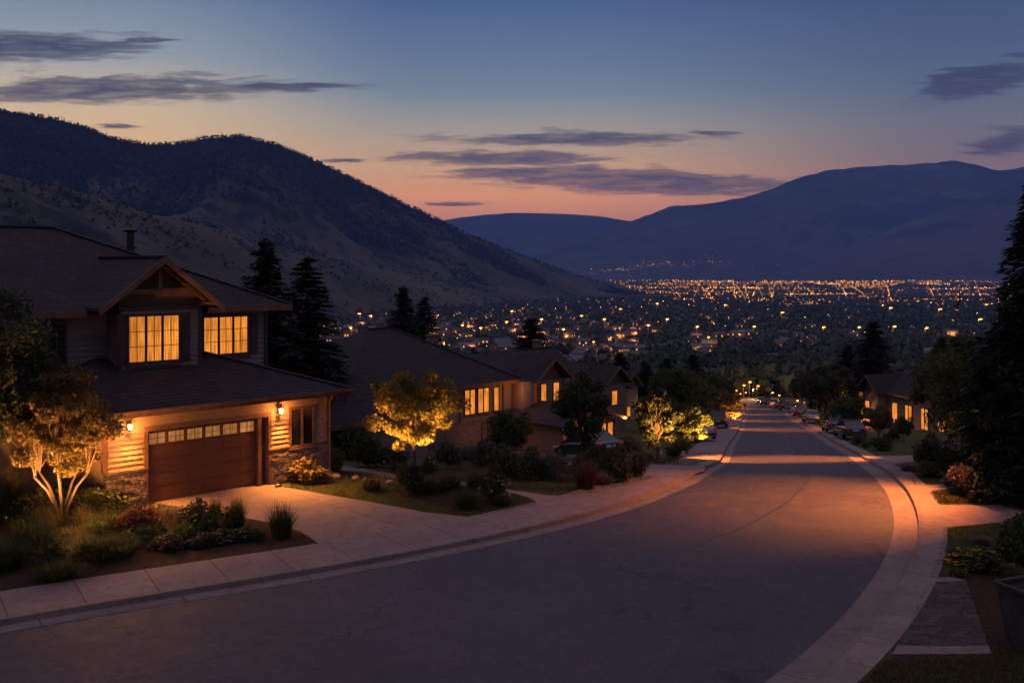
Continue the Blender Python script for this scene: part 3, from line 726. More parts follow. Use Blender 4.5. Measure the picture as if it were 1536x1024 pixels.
# lanterns by the garage door
def lantern(s, z):
    lx = empty('wall_lantern'); adopt(lx, H1); lx.location = (s, -.02, z)
    b = MB(); b.box(-.06, .06, -.03, -.012, -.16, .10); b.tube([(0, -.03, .03), (0, -.12, .10), (0, -.19, .06)], [.012] * 3, 6); b.lathe([(.02, .10), (.10, .0), (.105, -.01), (.02, -.012)], (0, -.19, .05), 6)
    b.lathe([(.05, .0), (.055, -.02), (.0, -.05)], (0, -.19, -.19), 6)
    for k in range(6):
        t = math.pi / 3 * (k + .5); b.tube([(.088 * math.cos(t), -.19 + .088 * math.sin(t), .035), (.058 * math.cos(t), -.19 + .058 * math.sin(t), -.19)], [.006] * 2, 4)
    b.build('bracket', M['black'], lx)
    g_ = MB(); g_.lathe([(.0, -.16), (.05, -.16), (.074, .0), (.0, .01)], (0, -.19, .02), 8); g_.build('lamp_glass', M['lampglass'], lx)
    m4 = Matrix.Rotation(ANG, 4, 'Z'); w_ = m4 @ Vector((s, -.40, z - .02)) + H1.location
    point('lantern_light', w_, 105, (1, .34, .06), .07)
    w2 = m4 @ Vector((s, -.9, z - .35)) + H1.location
    spot('lantern_downlight', m4 @ Vector((s, -.3, z - .1)) + H1.location, m4 @ Vector((s + .1, -1.4, 0)) + H1.location, 2300, 112, 1.0, (1, .36, .06), .1)
lantern(-.85, 2.76); lantern(4.91, 2.70)

# ---------------------------------------------------------------- neighbouring houses (same family of forms)
def nbr_house(name, loc, ang, label, spec, sc_=1.0, bay=None, wing=None, wins=(), chim=None, roofm='roof', wall='siding2', porch=None, side=None):
    """spec: (s0,s1,v0,v1,eave height,pitch,hips) body walls; bay: (s0,s1,proj,eave,peak); wing: (s0,s1,v0,v1,eave,pitch)"""
    H = empty(name, loc, ang, label, 'house')
    s0, s1, v0, v1, h, p, hips = spec
    w_ = MB(); w_.box(s0, s1, v0, v1, -3.2, h - .05)
    if bay: w_.box(bay[0], bay[1], v0 - bay[2], v0 - .01, -1.0 if len(bay) < 6 else bay[5], bay[3] - .05)
    wl = w_.build('wall', M[wall], H)
    lp = MB(); hs = [(a - .05, b + .05, c - .1, d + .1) for (a, b, c, d, v) in wins]
    laps(lp, s0, s1, -1, h - .1, v0, hs, .22)
    laps(lp, v0, v1, -1, h - .1, s1, (), .22, 'y', 1); laps(lp, v0, v1, -1, h - .1, s0, (), .22, 'y', -1)
    if bay: laps(lp, bay[0], bay[1], (-.8 if len(bay) < 6 else bay[5]), bay[3] - .1, v0 - bay[2], [(a - .05, b + .05, c - .1, d + .1) for (a, b, c, d, v) in wins], .22)
    lp.build('siding', M[wall], H)
    r_ = MB(); o = .55
    vr, hr, a, b = hip_roof(r_, s0 - o, s1 + o, v0 - o, v1 + o, h, p, .12, hips); rf = r_.build('roof', M[roofm], H)
    k = MB(); capline(k, (a, vr, hr), (b, vr, hr))
    if hips[1]: capline(k, (s1 + o, v0 - o, h), (b, vr, hr))
    k.build('ridge_cap', M[roofm], rf)
    f = MB(); f.box(s0 - o, s1 + o, v0 - o - .05, v0 - o - .002, h - .22, h + .02); f.box(s1 + o + .002, s1 + o + .05, v0 - o, v1 + o, h - .22, h + .02); f.box(s0 - o - .05, s0 - o - .002, v0 - o, v1 + o, h - .22, h + .02)
    for e, hp_ in ((s0 - o, not hips[0]), (s1 + o, not hips[1])):
        if hp_:
            for vv in (v0 - o, v1 + o): f.beam((e + (.03 if e > 0 else -.03), vv, h - .08), (e + (.03 if e > 0 else -.03), vr, hr - .08), .05, .24, (0, 0, 1))
            g2 = MB(); g2.slab([(e - (o if e > 0 else -o), v0, h - .1), (e - (o if e > 0 else -o), v1, h - .1), (e - (o if e > 0 else -o), vr, hr - .15)], .06, (1, 0, 0)); g2.build('gable_wall', M[wall], H)
    q = MB(); q.box(s0 - o, s1 + o, v0 - o, v0, h - .16, h - .145); q.build('soffit', M['trim'], H)
    if bay:
        b0, b1, pr, be, bp = bay[:5]; c = (b0 + b1) / 2; hw2 = (b1 - b0) / 2 + .5; vf2 = v0 - pr - .6
        back = v0 - o + (bp - h) / p
        r2 = MB(); r2.slab([(c - hw2, vf2, be), (c, vf2, bp), (c, max(back, v0 + .5), bp), (c - hw2, v0 + .2, be)], .1); r2.slab([(c, vf2, bp), (c + hw2, vf2, be), (c + hw2, v0 + .2, be), (c, max(back, v0 + .5), bp)], .1)
        r2.build('gable_roof', M[roofm], H)
        gw2 = MB(); gw2.slab([(b0, v0 - pr, be - .15), (b1, v0 - pr, be - .15), (c, v0 - pr, bp - .2)], .08, (0, 1, 0)); gw2.build('gable_wall', M['shake'], H)
        for sg in (-1, 1): f.slab([(c + sg * hw2 * 1.02, vf2 - .05, be - .02), (c + sg * hw2 * 1.02, vf2 - .05, be - .22), (c, vf2 - .05, bp - .22), (c, vf2 - .05, bp + .02)][::sg], .048, (0, 1, 0))
    if wing:
        a0, a1, c0, c1, we, wp, orient = wing
        w2 = MB(); w2.box(a0, a1, c0, c1, -3.2, we - .05); w2.build('wing_wall', M['siding'], H)
        l2 = MB(); laps(l2, a0, a1, -1, we - .1, c0, [(x - .05, y - -.05, z - .1, t + .1) for (x, y, z, t, v) in wins if abs(v - c0) < .1], .22); laps(l2, c0, c1, -1, we - .1, a1, (), .22, 'y', 1); l2.build('siding', M['siding'], H)
        r3 = MB()
        if orient == 'x': hip_roof(r3, a0 - .5, a1 + .5, c0 - .5, c1 + .5, we, wp, .1)
        else:
            c = (a0 + a1) / 2; hh = we + wp * ((a1 - a0) / 2 + .5)
            r3.slab([(a0 - .5, c0 - .7, we), (c, c0 - .7, hh), (c, c1, hh), (a0 - .5, c1, we)], .1); r3.slab([(c, c0 - .7, hh), (a1 + .5, c0 - .7, we), (a1 + .5, c1, we), (c, c1, hh)], .1)
            gw3 = MB(); gw3.slab([(a0, c0, we - .1), (a1, c0, we - .1), (c, c0, hh - .2)], .08, (0, 1, 0)); gw3.build('gable_wall', M['siding'], H)
            for sg in (-1, 1):
                hw3 = (a1 - a0) / 2 + .5; f.slab([(c + sg * hw3, c0 - .75, we + .0), (c + sg * hw3, c0 - .75, we - .2), (c, c0 - .75, hh - .2), (c, c0 - .75, hh + .02)][::sg], .048, (0, 1, 0))
        r3.build('wing_roof', M[roofm], H)
    f.build('fascia', M['trim'], H)
    for (a, b, c, d, v) in wins: window(H, a, b, c, d, v - .03, max(1, int(round((b - a) / .6))), 2, 'winfar', muntin=False, fm='trimdark', fw=.07)
    if chim: q = MB(); q.box(chim[0] - .35, chim[0] + .35, chim[1] - .3, chim[1] + .3, chim[2] - 2, chim[2]); q.box(chim[0] - .42, chim[0] + .42, chim[1] - .37, chim[1] + .37, chim[2], chim[2] + .12); q.build('chimney', M['stone'], rf)
    return H
def hp(H, s, v, z): return Matrix.Rotation(H.rotation_euler.z, 4, 'Z') @ Vector((s, v, z)) + H.location
# second house: hipped body, gabled bay at the far end, lower gabled wing toward the street
H2 = nbr_house('house', (-3.49, 66, -4.2), ANG, 'large house behind the glowing yellow tree, row of lit windows under its hipped roof',
     (-9.0, 5.0, 0, 12.0, 4.35, .55, (1, 1)), bay=(6.2, 9.0, 1.2, 4.25, 5.8), wing=(4.0, 9.5, -5.5, 0, 1.85, .30, 'y'),
     wins=[(.45, 1.35, 2.35, 3.95, 0), (1.65, 2.65, 2.35, 3.95, 0), (3.15, 3.6, 2.35, 3.9, 0), (6.6, 7.15, 2.45, 3.95, -1.2), (7.9, 8.5, 2.45, 3.95, -1.2), (2.0, 3.1, .1, 1.6, 0), (7.9, 8.5, .35, 1.5, -5.5), (8.7, 9.25, .35, 1.5, -5.5), (-3.5, -2.4, .6, 1.9, 0)], chim=(4.6, 8.0, 7.0))
w_ = MB(); w_.box(5.0, 10.0, -1.0, 7.0, -2, 4.2); w_.build('wing_wall', M['siding2'], H2)
r_ = MB(); hip_roof(r_, 3.5, 10.6, 0.4, 8.5, 4.25, .38, .1, (0, 0)); r_.build('wing_roof', M['roof'], H2)
point('porch_light', hp(H2, 5.2, -6.4, 1.7), 60, (1, .34, .07)); point('porch_light', hp(H2, 9.8, -6.3, 1.8), 60, (1, .34, .07)); point('eave_light', hp(H2, 4.3, -1.6, 3.6), 55, (1, .34, .07)); point('eave_light', hp(H2, 1.0, -1.7, .9), 26, (1, .34, .07))
HW = nbr_house('garage_house', (-10.7, 60.5, -3.9), ANG, 'low dark roofed garage between the near house and the glowing yellow tree', (-6, 4.2, -3.6, 4.2, 3.0, .42, (0, 1)), wins=())
HW['category'] = 'garage'
# third house
H3 = nbr_house('house', (5.0, 92, -7.6), ANG, 'dark roofed gabled house behind the black silhouetted round tree', (-9, 3.5, 0, 11, 4.6, .5, (1, 0)), bay=(4.5, 7.6, 1.0, 4.4, 6.1), wing=(3.5, 9, 0, 8, 3.6, .4, 'y'),
     wins=[(1.2, 1.9, 2.4, 3.7, 0), (5.4, 6.2, 2.4, 3.7, -1.0), (5.0, 5.6, .2, 1.3, -1.0)], chim=(2.5, 6, 8.3))
point('porch_light', hp(H3, 2.5, -1.6, 2.2), 26, (1, .5, .2))
H4 = nbr_house('house', (13.5, 128, -11.8), ANG, 'small dim house beyond the pair of lit street trees on the left', (-8, 4, 0, 10, 4.6, .5, (1, 1)), bay=(0, 3, 1, 4.4, 6.1), wins=[(.7, 1.4, .6, 1.8, -1), (-4, -2.8, .6, 1.8, 0)], wing=None)
point('porch_light', hp(H4, 3.6, -1.6, 2.0), 45, (1, .45, .13))
# right-hand row: facades turned toward the street
AR = R(180 + 74)
HR = nbr_house('house', (40.2, 98, -9.9), R(-74 + 180 - 180), 'pale two storey house right of the street with a row of tall windows', (-10, 6, 0, 11, 5.0, .48, (1, 0)), bay=(-7.5, -5, 1.2, 4.9, 6.7),
     wins=[(-9.4, -8.6, 1.7, 3.9, 0), (-7.0, -6.3, 1.7, 3.9, -1.2), (-4.2, -3.4, 2.0, 4.0, 0), (-2.2, -1.2, 2.0, 4.0, 0), (.2, 1.2, 2.0, 4.0, 0), (2.6, 3.6, 2.0, 4.0, 0), (-4, -3, -1.2, .9, 0), (-1.2, .8, -1.2, .9, 0), (4.4, 5.2, 2.0, 4.0, 0), (2.6, 4.8, -1.3, .8, 0)], chim=(-2, 4, 7.9), wall='siding2')

point('porch_light', hp(HR, -8.5, -2.4, 2.2), 650, (1, .38, .08), .1); point('porch_light', hp(HR, 1.8, -2.0, 1.2), 850, (1, .36, .07), .1); point('porch_light', hp(HR, 4.8, -3.2, -.3), 700, (1, .30, .05), .1)
HR2 = nbr_house('house', (47.5, 128, -14.0), R(-76), 'dim gabled house stepping downhill just beyond the pale right-hand house', (-8, 5, 0, 10, 5.0, .48, (0, 1)), bay=(-3, 0, 1, 4.8, 6.4), wins=[(-2.0, -1.1, 2.0, 3.6, -1), (2, 3, 1.8, 3.4, 0), (-6, -5, 1.8, 3.4, 0)], chim=(2, 5, 7.6))
HR3 = nbr_house('house', (58, 165, -18.6), R(-78), 'low dark roofed house farther down the right side of the street', (-8, 5, 0, 10, 4.6, .48, (1, 1)), wins=[(-4, -2.8, 1.6, 3.0, 0), (1, 2.2, 1.6, 3.0, 0)])
H5 = nbr_house('house', (22, 168, -17.0), ANG, 'low gabled house among the trees on the left near the far bend', (-8, 4, 0, 10, 4.4, .5, (0, 0)), wins=[(-4, -2.8, .8, 2.2, 0), (1, 2.2, .8, 2.2, 0)])
point('porch_light', (41, 124, -11.5), 220, (1, .36, .08), .1); point('porch_light', (50, 160, -15.5), 300, (1, .34, .07), .1); point('porch_light', hp(H5, 1, -1.6, 2.4), 260, (1, .36, .08), .1)
# stone base and vertical boards on the second house
MB().box(-9.02, 5.0, -.08, -.05, -2, 1.9).build('stone_base', M['stone'], H2)
for x_ in (-.05, 4.0, 4.9): MB().box(x_, x_ + .14, -.12, -.05, 1.9, 4.15).build('corner_board', M['trim'], H2)
MB().box(6.15, 6.29, -1.32, -1.25, -.5, 4.05).build('corner_board', M['trim'], H2); MB().box(8.9, 9.04, -1.32, -1.25, -.5, 4.05).build('corner_board', M['trim'], H2)
MB().box(3.95, 4.1, -5.62, -5.55, -1, 1.65).build('corner_board', M['trim'], H2); MB().box(9.4, 9.55, -5.62, -5.55, -1, 1.65).build('corner_board', M['trim'], H2)

# ---------------------------------------------------------------- vegetation generators (numpy)
def rnd_dirs(rg, n):
    v = rg.normal(size=(n, 3)); return v / np.linalg.norm(v, axis=1, keepdims=True)
def leaf_quads(rg, C, size, elong=1.5, flat=.0, hang=0.0):
    """one leaf (a folded rhombus of 4 verts) at each centre"""
    n = len(C); a = rnd_dirs(rg, n); a[:, 2] *= (1 - flat); a[:, 2] -= hang; a /= np.linalg.norm(a, axis=1, keepdims=True)
    b = rnd_dirs(rg, n); b -= a * (a * b).sum(1, keepdims=True); b /= np.linalg.norm(b, axis=1, keepdims=True) + 1e-9
    s = size * rg.uniform(.6, 1.35, (n, 1)); a = a * s * elong * .5; b = b * s * .5
    V = np.stack([C - a, C + b * .8 - a * .1, C + a, C - b * .8 - a * .1], 1).reshape(-1, 3)
    return V, np.arange(4 * n).reshape(-1, 4)
def crown_points(rg, centres, sig, n, flat=.7):
    k = rg.integers(0, len(centres), n); c = centres[k]; s = sig[k][:, None]
    return c + rnd_dirs(rg, n) * s * (rg.uniform(0, 1, (n, 1)) ** .45) * np.array([1, 1, flat])
def mesh_tree(seed, H, rad, zc, K=34, nl=9000, leaf=.11, fork=.35, stems=1, tr=.07, spread=.25, lump=.30, flat=.72, shell=.55):
    """trunk mesh and crown mesh of a broadleaf tree of height H; crown ellipsoid rad=(rx,rz) centred at zc"""
    rg = np.random.default_rng(seed); rs = random.Random(seed)
    d = rnd_dirs(rg, K * 3); r = rg.uniform(shell, 1, (K * 3, 1)) * rg.uniform(.82, 1.08, (K * 3, 1))
    C = d * r * np.array([rad[0], rad[0], rad[1]]); C[:, 2] += zc
    keep = [C[0]]; md = rad[0] * .28
    for c in C[1:]:
        if min(np.linalg.norm(c - k) for k in keep) > md and len(keep) < K: keep.append(c)
    C = np.array(keep); sig = rad[0] * lump * rg.uniform(.7, 1.3, len(C))
    T = MB(); fz = H * fork
    roots = []
    for s_ in range(stems):
        if stems == 1: roots.append([Vector((0, 0, -.15)), Vector((rs.uniform(-.04, .04) * H, 0, fz * .5)), Vector((rs.uniform(-.03, .03) * H, rs.uniform(-.03, .03) * H, fz))])
        else:
            a = s_ * 2 * math.pi / stems + rs.uniform(-.3, .3); q = spread * rs.uniform(.6, 1.25)
            roots.append([Vector((math.cos(a) * .05, math.sin(a) * .05, -.1)), Vector((math.cos(a) * .09 * q * 3, math.sin(a) * .09 * q * 3, fz * .35)), Vector((math.cos(a) * q * H * .16, math.sin(a) * q * H * .16, fz * .72)), Vector((math.cos(a) * q * H * .3, math.sin(a) * q * H * .3, fz))])
    for rt in roots:
        n_ = len(rt); T.tube(rt, [tr * (1.25 - .5 * i / (n_ - 1)) / (1 if stems == 1 else 1.5) for i in range(n_)], 8)
    if stems == 1: T.tube([(0, 0, -.2), (0, 0, .08), (0, 0, .3)], [tr * 1.9, tr * 1.45, tr * 1.2], 9)
    for c in C:
        rt = min(roots, key=lambda q: (q[-1] - Vector(c)).length) if stems > 1 else roots[0]
        t = rs.uniform(.78, 1.0); a = rt[-1] * t + rt[-2] * (1 - t); e = Vector(c)
        m1 = a.lerp(e, .38) + Vector((0, 0, .10 * H * rs.uniform(.2, 1))) * .6; m2 = a.lerp(e, .72) + Vector((rs.uniform(-.05, .05), rs.uniform(-.05, .05), .03)) * H * .6
        r0 = tr * (.50 if stems == 1 else .34) * rs.uniform(.7, 1.1)
        T.tube([a, m1, m2, e], [r0, r0 * .66, r0 * .42, r0 * .16], 6)
        for k in range(4):
            e2 = e + Vector(rnd_dirs(rg, 1)[0]) * rad[0] * lump * .95
            T.tube([m2.lerp(e, rs.uniform(.1, .9)), (e + e2) / 2, e2], [r0 * .3, r0 * .16, r0 * .05], 4, False)
    me = bpy.data.meshes.new('trunk'); me.from_pydata(T.v, [], T.f); me.update(); me.polygons.foreach_set('use_smooth', [True] * len(me.polygons))
    pts = crown_points(rg, C, sig, nl, flat); V, Fq = leaf_quads(rg, pts, leaf)
    return me, np_mesh('crown', V, Fq)
def mesh_conifer(seed, H, Rb, rows=34, per=9, bare=.06, leaf=.16, droop=.35, dens=1.0):
    rg = np.random.default_rng(seed); T = MB()
    T.tube([(0, 0, -.4), (0, 0, H * .5), (0, 0, H * .99)], [Rb * .075, Rb * .04, .012], 8)
    Vs, sz = [], []
    for i in range(rows):
        f = i / rows; z = H * (bare + (1 - bare) * (f ** .92)); r = Rb * (1 - f) ** .82 * rg.uniform(.84, 1.1) + .05 * Rb
        for k in range(max(4, int(per * (1 - f * .45)))):
            a = rg.uniform(0, 2 * math.pi); L = r * rg.uniform(.78, 1.10); up = .42 * f - .10
            n = max(5, int(L / Rb * 16 * dens) + 3); t = np.linspace(.12, 1, n)
            x = t * L; zz = z + x * up - droop * L * t ** 1.6 + .16 * L * np.clip(t - .75, 0, 1)
            T.tube([(0, 0, z), (math.cos(a) * L * .5, math.sin(a) * L * .5, float(np.interp(.5, t, zz))), (math.cos(a) * L * .95, math.sin(a) * L * .95, float(np.interp(.95, t, zz)))], [.012 * Rb, .007 * Rb, .002 * Rb], 3, False)
            ca, sa = math.cos(a), math.sin(a)
            for rep in range(5):
                wv = (1 - t * .78) * L * .30; off = rg.uniform(-1, 1, n) * wv
                px = x * ca - off * sa; py = x * sa + off * ca; pz = zz + rg.normal(0, .02, n) * Rb - np.abs(off) * .22
                Vs.append(np.stack([px, py, pz, np.full(n, ca), np.full(n, sa), np.sign(off)], 1))
    A = np.concatenate(Vs); n = len(A)
    # each spray: a slim leaf-like quad pointing outward and sideways, hanging a little
    d = np.stack([A[:, 3] - A[:, 4] * A[:, 5] * .9, A[:, 4] + A[:, 3] * A[:, 5] * .9, -.28 + rg.normal(0, .28, n)], 1); d /= np.linalg.norm(d, axis=1, keepdims=True)
    b = np.cross(d, np.stack([rg.normal(0, .35, n), rg.normal(0, .35, n), np.ones(n)], 1)); b /= np.linalg.norm(b, axis=1, keepdims=True)
    s = leaf * rg.uniform(.6, 1.3, (n, 1)); C = A[:, :3]
    V = np.stack([C - d * s * .5, C + b * s * .26, C + d * s * 1.0, C - b * s * .26], 1).reshape(-1, 3)
    me = bpy.data.meshes.new('trunk'); me.from_pydata(T.v, [], T.f); me.update()
    return me, np_mesh('crown', V, np.arange(4 * n).reshape(-1, 4))
def mesh_shrub(seed, rx, rz, n, leaf, lumps=9, ry=None, up=0.0, elong=1.5):
    rg = np.random.default_rng(seed); ry = ry or rx
    d = rnd_dirs(rg, lumps); d[:, 2] = np.abs(d[:, 2]); C = d * rg.uniform(.25, .62, (lumps, 1)) * np.array([rx, ry, rz]); C[:, 2] += rz * .32
    sig = rx * rg.uniform(.38, .60, lumps); k = rg.integers(0, lumps, n); dd = rnd_dirs(rg, n)
    pts = C[k] + dd * sig[k][:, None] * (rg.uniform(.25, 1, (n, 1)) ** .5) * np.array([1, ry / rx, min(1.2, rz / rx)]); pts[:, 2] = np.abs(pts[:, 2])
    V, Fq = leaf_quads(rg, pts, leaf, elong, 0, -up); return np_mesh('foliage', V, Fq)
def mesh_blades(seed, n, H, spread, wid=.012, seeds=False, lean=.5, base=.12):
    """fountain of arching grass blades"""
    rg = np.random.default_rng(seed); a = rg.uniform(0, 2 * math.pi, n); h = H * rg.uniform(.5, 1.1, n); ln = spread * rg.uniform(.1, 1, n) ** .7
    br = base * np.sqrt(rg.uniform(0, 1, n)); a2 = rg.uniform(0, 2 * math.pi, n); bx, by = br * np.cos(a2), br * np.sin(a2)
    V = []; ts = [0, .35, .7, 1.0]; side = np.stack([-np.sin(a), np.cos(a)], 1)
    for t in ts:
        x = bx + np.cos(a) * ln * t ** 1.7; y = by + np.sin(a) * ln * t ** 1.7; z = h * (t - lean * .45 * t ** 2.4 * (ln / spread)) - .02
        w_ = wid * (1 - t * .88)
        V.append(np.stack([x - side[:, 0] * w_, y - side[:, 1] * w_, z], 1)); V.append(np.stack([x + side[:, 0] * w_, y + side[:, 1] * w_, z], 1))
    V = np.stack(V, 1).reshape(-1, 3); k = np.arange(n) * 8
    Fq = np.concatenate([np.stack([k + 2 * i, k + 2 * i + 1, k + 2 * i + 3, k + 2 * i + 2], 1) for i in range(3)]); return np_mesh('blades', V, Fq)
def mesh_petals(seed, rx, rz, n, size):
    rg = np.random.default_rng(seed); d = rnd_dirs(rg, n); d[:, 2] = np.abs(d[:, 2]) * .8 + .2; c = d * np.array([rx, rx, rz]) * rg.uniform(.9, 1.08, (n, 1))
    P5 = []
    for k in range(5):
        t = 2 * math.pi * k / 5; o_ = np.stack([np.full(n, math.cos(t)), np.full(n, math.sin(t)), np.zeros(n)], 1) * size * .55
        P5.append(c + o_ + rg.normal(0, size * .12, (n, 3)))
    C = np.concatenate(P5); V, Fq = leaf_quads(rg, C, size * .9, 1.1, .7); return np_mesh('blossoms', V, Fq)

def tree_obj(name, loc, meshes, mats, label, cat='tree', group=None, scale=1.0, rz=0.0):
    o = empty(name, loc, rz, label, cat, group); o.scale = (scale,) * 3 if not isinstance(scale, tuple) else scale
    link_mesh('trunk', meshes[0], M[mats[0]], o); link_mesh('crown', meshes[1], M[mats[1]], o); return o
def retree(src, loc, scale, rz, label, group=None, name=None):
    c = copy_tree(src); c.location = loc; c.scale = (scale,) * 3 if not isinstance(scale, tuple) else scale; c.rotation_euler = (0, 0, rz); c['label'] = label
    if group: c['group'] = group
    elif 'group' in c: del c['group']
    return c
def mpp(y): return y / F
UPC = (1, .58, .17)

# --- near multi-stem tree lit from below, left
b = P(93, 792); b.z = g(b.y)
tm = mesh_tree(11, 4.9, (1.74, 1.7), 3.25, K=58, nl=17000, leaf=.092, fork=.36, stems=6, tr=.066, spread=.6, lump=.22, shell=.35)
tree_obj('ornamental_tree', b, tm, ('barkpale', 'leafrust'), 'many stemmed ornamental tree lit from below in the corner bed beside the garage', scale=1.0)
spot('tree_uplight', b + Vector((1.1, -1.7, .8)), b + Vector((.35, .1, 2.9)), 2300, 105, .9, (1, .42, .10), .04)
spot('tree_uplight', b + Vector((-.9, -1.6, .8)), b + Vector((-.6, .2, 2.8)), 2000, 105, .9, (1, .42, .10), .04)
point('bed_fill_light', b + Vector((1.5, -1.6, 1.3)), 130, (1, .44, .11), .05); point('bed_fill_light', b + Vector((3.4, -1.0, 1.5)), 95, (1, .40, .10), .05)  # added fill points without fixtures, brightening the dark bed planting
# --- tall dark tree at the left edge
b = Vector((-16.3, 30.0, 0))
tm2 = mesh_tree(5, 8.2, (2.6, 2.6), 5.2, K=44, nl=15000, leaf=.12, fork=.3, tr=.14, lump=.27, shell=.4)
tree_obj('tree', b, tm2, ('bark', 'leafdark'), 'tall dark green tree at the left edge in front of the near house')
# --- glowing yellow tree
b = P(621, 708)
tm3 = mesh_tree(29, 4.35, (1.78, 1.6), 2.70, K=66, nl=16500, leaf=.092, fork=.26, tr=.07, lump=.235, shell=.3)
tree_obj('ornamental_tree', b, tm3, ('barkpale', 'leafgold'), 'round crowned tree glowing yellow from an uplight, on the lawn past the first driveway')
spot('tree_uplight', b + Vector((.9, -1.5, .75)), b + Vector((.35, 0, 2.4)), 2600, 90, .9, (1, .47, .10), .04)
spot('tree_uplight', b + Vector((-1.0, -1.5, .75)), b + Vector((-.45, 0, 2.4)), 2300, 90, .9, (1, .47, .10), .04)
# --- uplight fixtures
def uplight(loc, label):
    u = empty('garden_uplight', loc, 0, label, 'garden light', 'small uplights under the trees')
    q = MB(); q.tube([(0, 0, -.75), (0, 0, .05)], [.012, .012], 6); q.lathe([(.0, .03), (.035, .03), (.045, .10), (.038, .10), (.03, .06)], (0, 0, 0), 10); q.build('housing', M['black'], u)
    q = MB(); q.lathe([(.0, .085), (.034, .085)], (0, 0, 0), 10); q.build('lens', M['lampglass'], u)
b = P(93, 792)
uplight(b + Vector((1.1, -1.7, .65)), 'small uplight in the bed in front of the many stemmed tree, right of its trunk')
uplight(b + Vector((-.9, -1.6, .65)), 'small uplight in the bed in front of the many stemmed tree, left of its trunk')
b = P(621, 708)
uplight(b + Vector((.9, -1.5, .62)), 'small uplight at the foot of the glowing yellow tree, right of its trunk')
uplight(b + Vector((-1.0, -1.5, .62)), 'small uplight at the foot of the glowing yellow tree, left of its trunk')
# --- further street trees, left side
stA = mesh_tree(31, 4.6, (1.9, 1.7), 2.9, K=34, nl=6500, leaf=.15, fork=.32, tr=.085, lump=.29)
stB = mesh_tree(37, 5.0, (1.8, 2.0), 3.2, K=34, nl=6500, leaf=.15, fork=.3, tr=.085, lump=.29)
stC = mesh_tree(41, 4.4, (2.1, 1.5), 2.8, K=30, nl=6000, leaf=.16, fork=.34, tr=.09, lump=.3)
def hh(y, ytop, ybase): return (ybase - ytop) * y / F
def plant_tree(px, py, ytop, meshes, H, mats, label, name='street_tree', group=None, wide=1.0, rz=None):
    b = P(px, py); s = hh(b.y, ytop, py) / H
    return tree_obj(name, b, meshes, mats, label, 'tree', group, (s * wide, s * wide, s), rz if rz is not None else px * .37)
t_ = plant_tree(762, 693, 612, stA, 4.6, ('bark', 'leaf'), 'small dim round tree in front of the lit walls of the second house')
t_ = plant_tree(874, 700, 556, stB, 5.2, ('bark', 'leafdark'), 'black silhouetted round tree beside the third driveway', wide=.9)
b = P(985, 696)
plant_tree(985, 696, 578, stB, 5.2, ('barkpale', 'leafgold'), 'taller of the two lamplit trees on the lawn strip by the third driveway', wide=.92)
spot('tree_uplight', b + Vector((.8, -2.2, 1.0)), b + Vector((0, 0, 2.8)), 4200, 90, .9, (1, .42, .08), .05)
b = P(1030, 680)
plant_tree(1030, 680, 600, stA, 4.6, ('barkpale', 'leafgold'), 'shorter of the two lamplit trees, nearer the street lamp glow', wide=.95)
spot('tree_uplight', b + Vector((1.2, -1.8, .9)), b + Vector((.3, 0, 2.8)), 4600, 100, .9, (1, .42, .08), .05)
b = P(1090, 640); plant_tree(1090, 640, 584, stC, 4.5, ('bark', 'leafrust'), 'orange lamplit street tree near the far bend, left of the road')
spot('tree_uplight', b + Vector((1.0, -1.2, .42)), b + Vector((0, 0, 3.0)), 4200, 100, .9, (1, .46, .12), .05)

# --- conifers
cfA = mesh_conifer(3, 8.0, 2.1, 40, 11, leaf=.20); cfB = mesh_conifer(8, 8.0, 1.75, 40, 10, leaf=.19); cfC = mesh_conifer(13, 8.0, 2.4, 34, 10, leaf=.24, droop=.45)
def plant_conifer(px, ytop, Y, base_z, meshes, label, width=None, name='spruce_tree'):
    top = at(px, ytop, Y); H = top.z - base_z; s = H / 8.0; r = {id(cfA): 2.1, id(cfB): 1.75, id(cfC): 2.4}[id(meshes)]
    wxy = (width * Y / F / 2) / r * 1.75 if width else s
    return tree_obj(name, (top.x, Y, base_z), meshes, ('bark', 'needle'), label, 'tree', None, (wxy, wxy, s), px)
plant_conifer(397, 357, 56, -3.0, cfA, 'tall spruce rising behind the right side of the near house roof', 108)
plant_conifer(461, 383, 60, -3.6, cfB, 'spruce just right of the tallest one behind the near house', 108)
plant_conifer(604, 428, 96, -8, cfA, 'left spruce of the pair rising over the second house ridge', 66)
plant_conifer(637, 443, 99, -8.4, cfB, 'right spruce of the pair rising over the second house ridge', 62)
plant_conifer(797, 475, 118, -10.5, cfA, 'lone spruce standing above the gabled end of the second house', 70)
for i, (px, yt, Y, wd, nm) in enumerate([(1311, 480, 135, 66, 'tallest black spruce behind the right-hand houses'), (1272, 515, 150, 52, 'spruce just left of the tallest one behind the right-hand houses'),
        (1413, 504, 140, 48, 'small spruce peeking over the roof of the pale right-hand house'), (930, 528, 150, 44, 'dark spruce over the third house chimney'), (968, 540, 165, 44, 'dark spruce between the third house and the lamplit trees'),
        (1000, 535, 185, 46, 'dark spruce above the pair of lamplit trees'), (1040, 530, 200, 42, 'dark spruce above the left side of the far street'), (1235, 552, 190, 40, 'dark spruce above the row of parked cars')]):
    plant_conifer(px, yt, Y, g(Y) - .3, (cfA, cfB, cfC)[i % 3], nm, wd)
# --- great spruce at the right edge
bigc = mesh_conifer(77, 14.5, 3.9, 50, 17, leaf=.30, bare=.12, droop=.42, dens=1.5)
tree_obj('spruce_tree', (18.7, 34.8, -.1), bigc, ('bark', 'needle'), 'huge black spruce filling the right edge of the street', rz=1.0, scale=(.78, .78, .83))
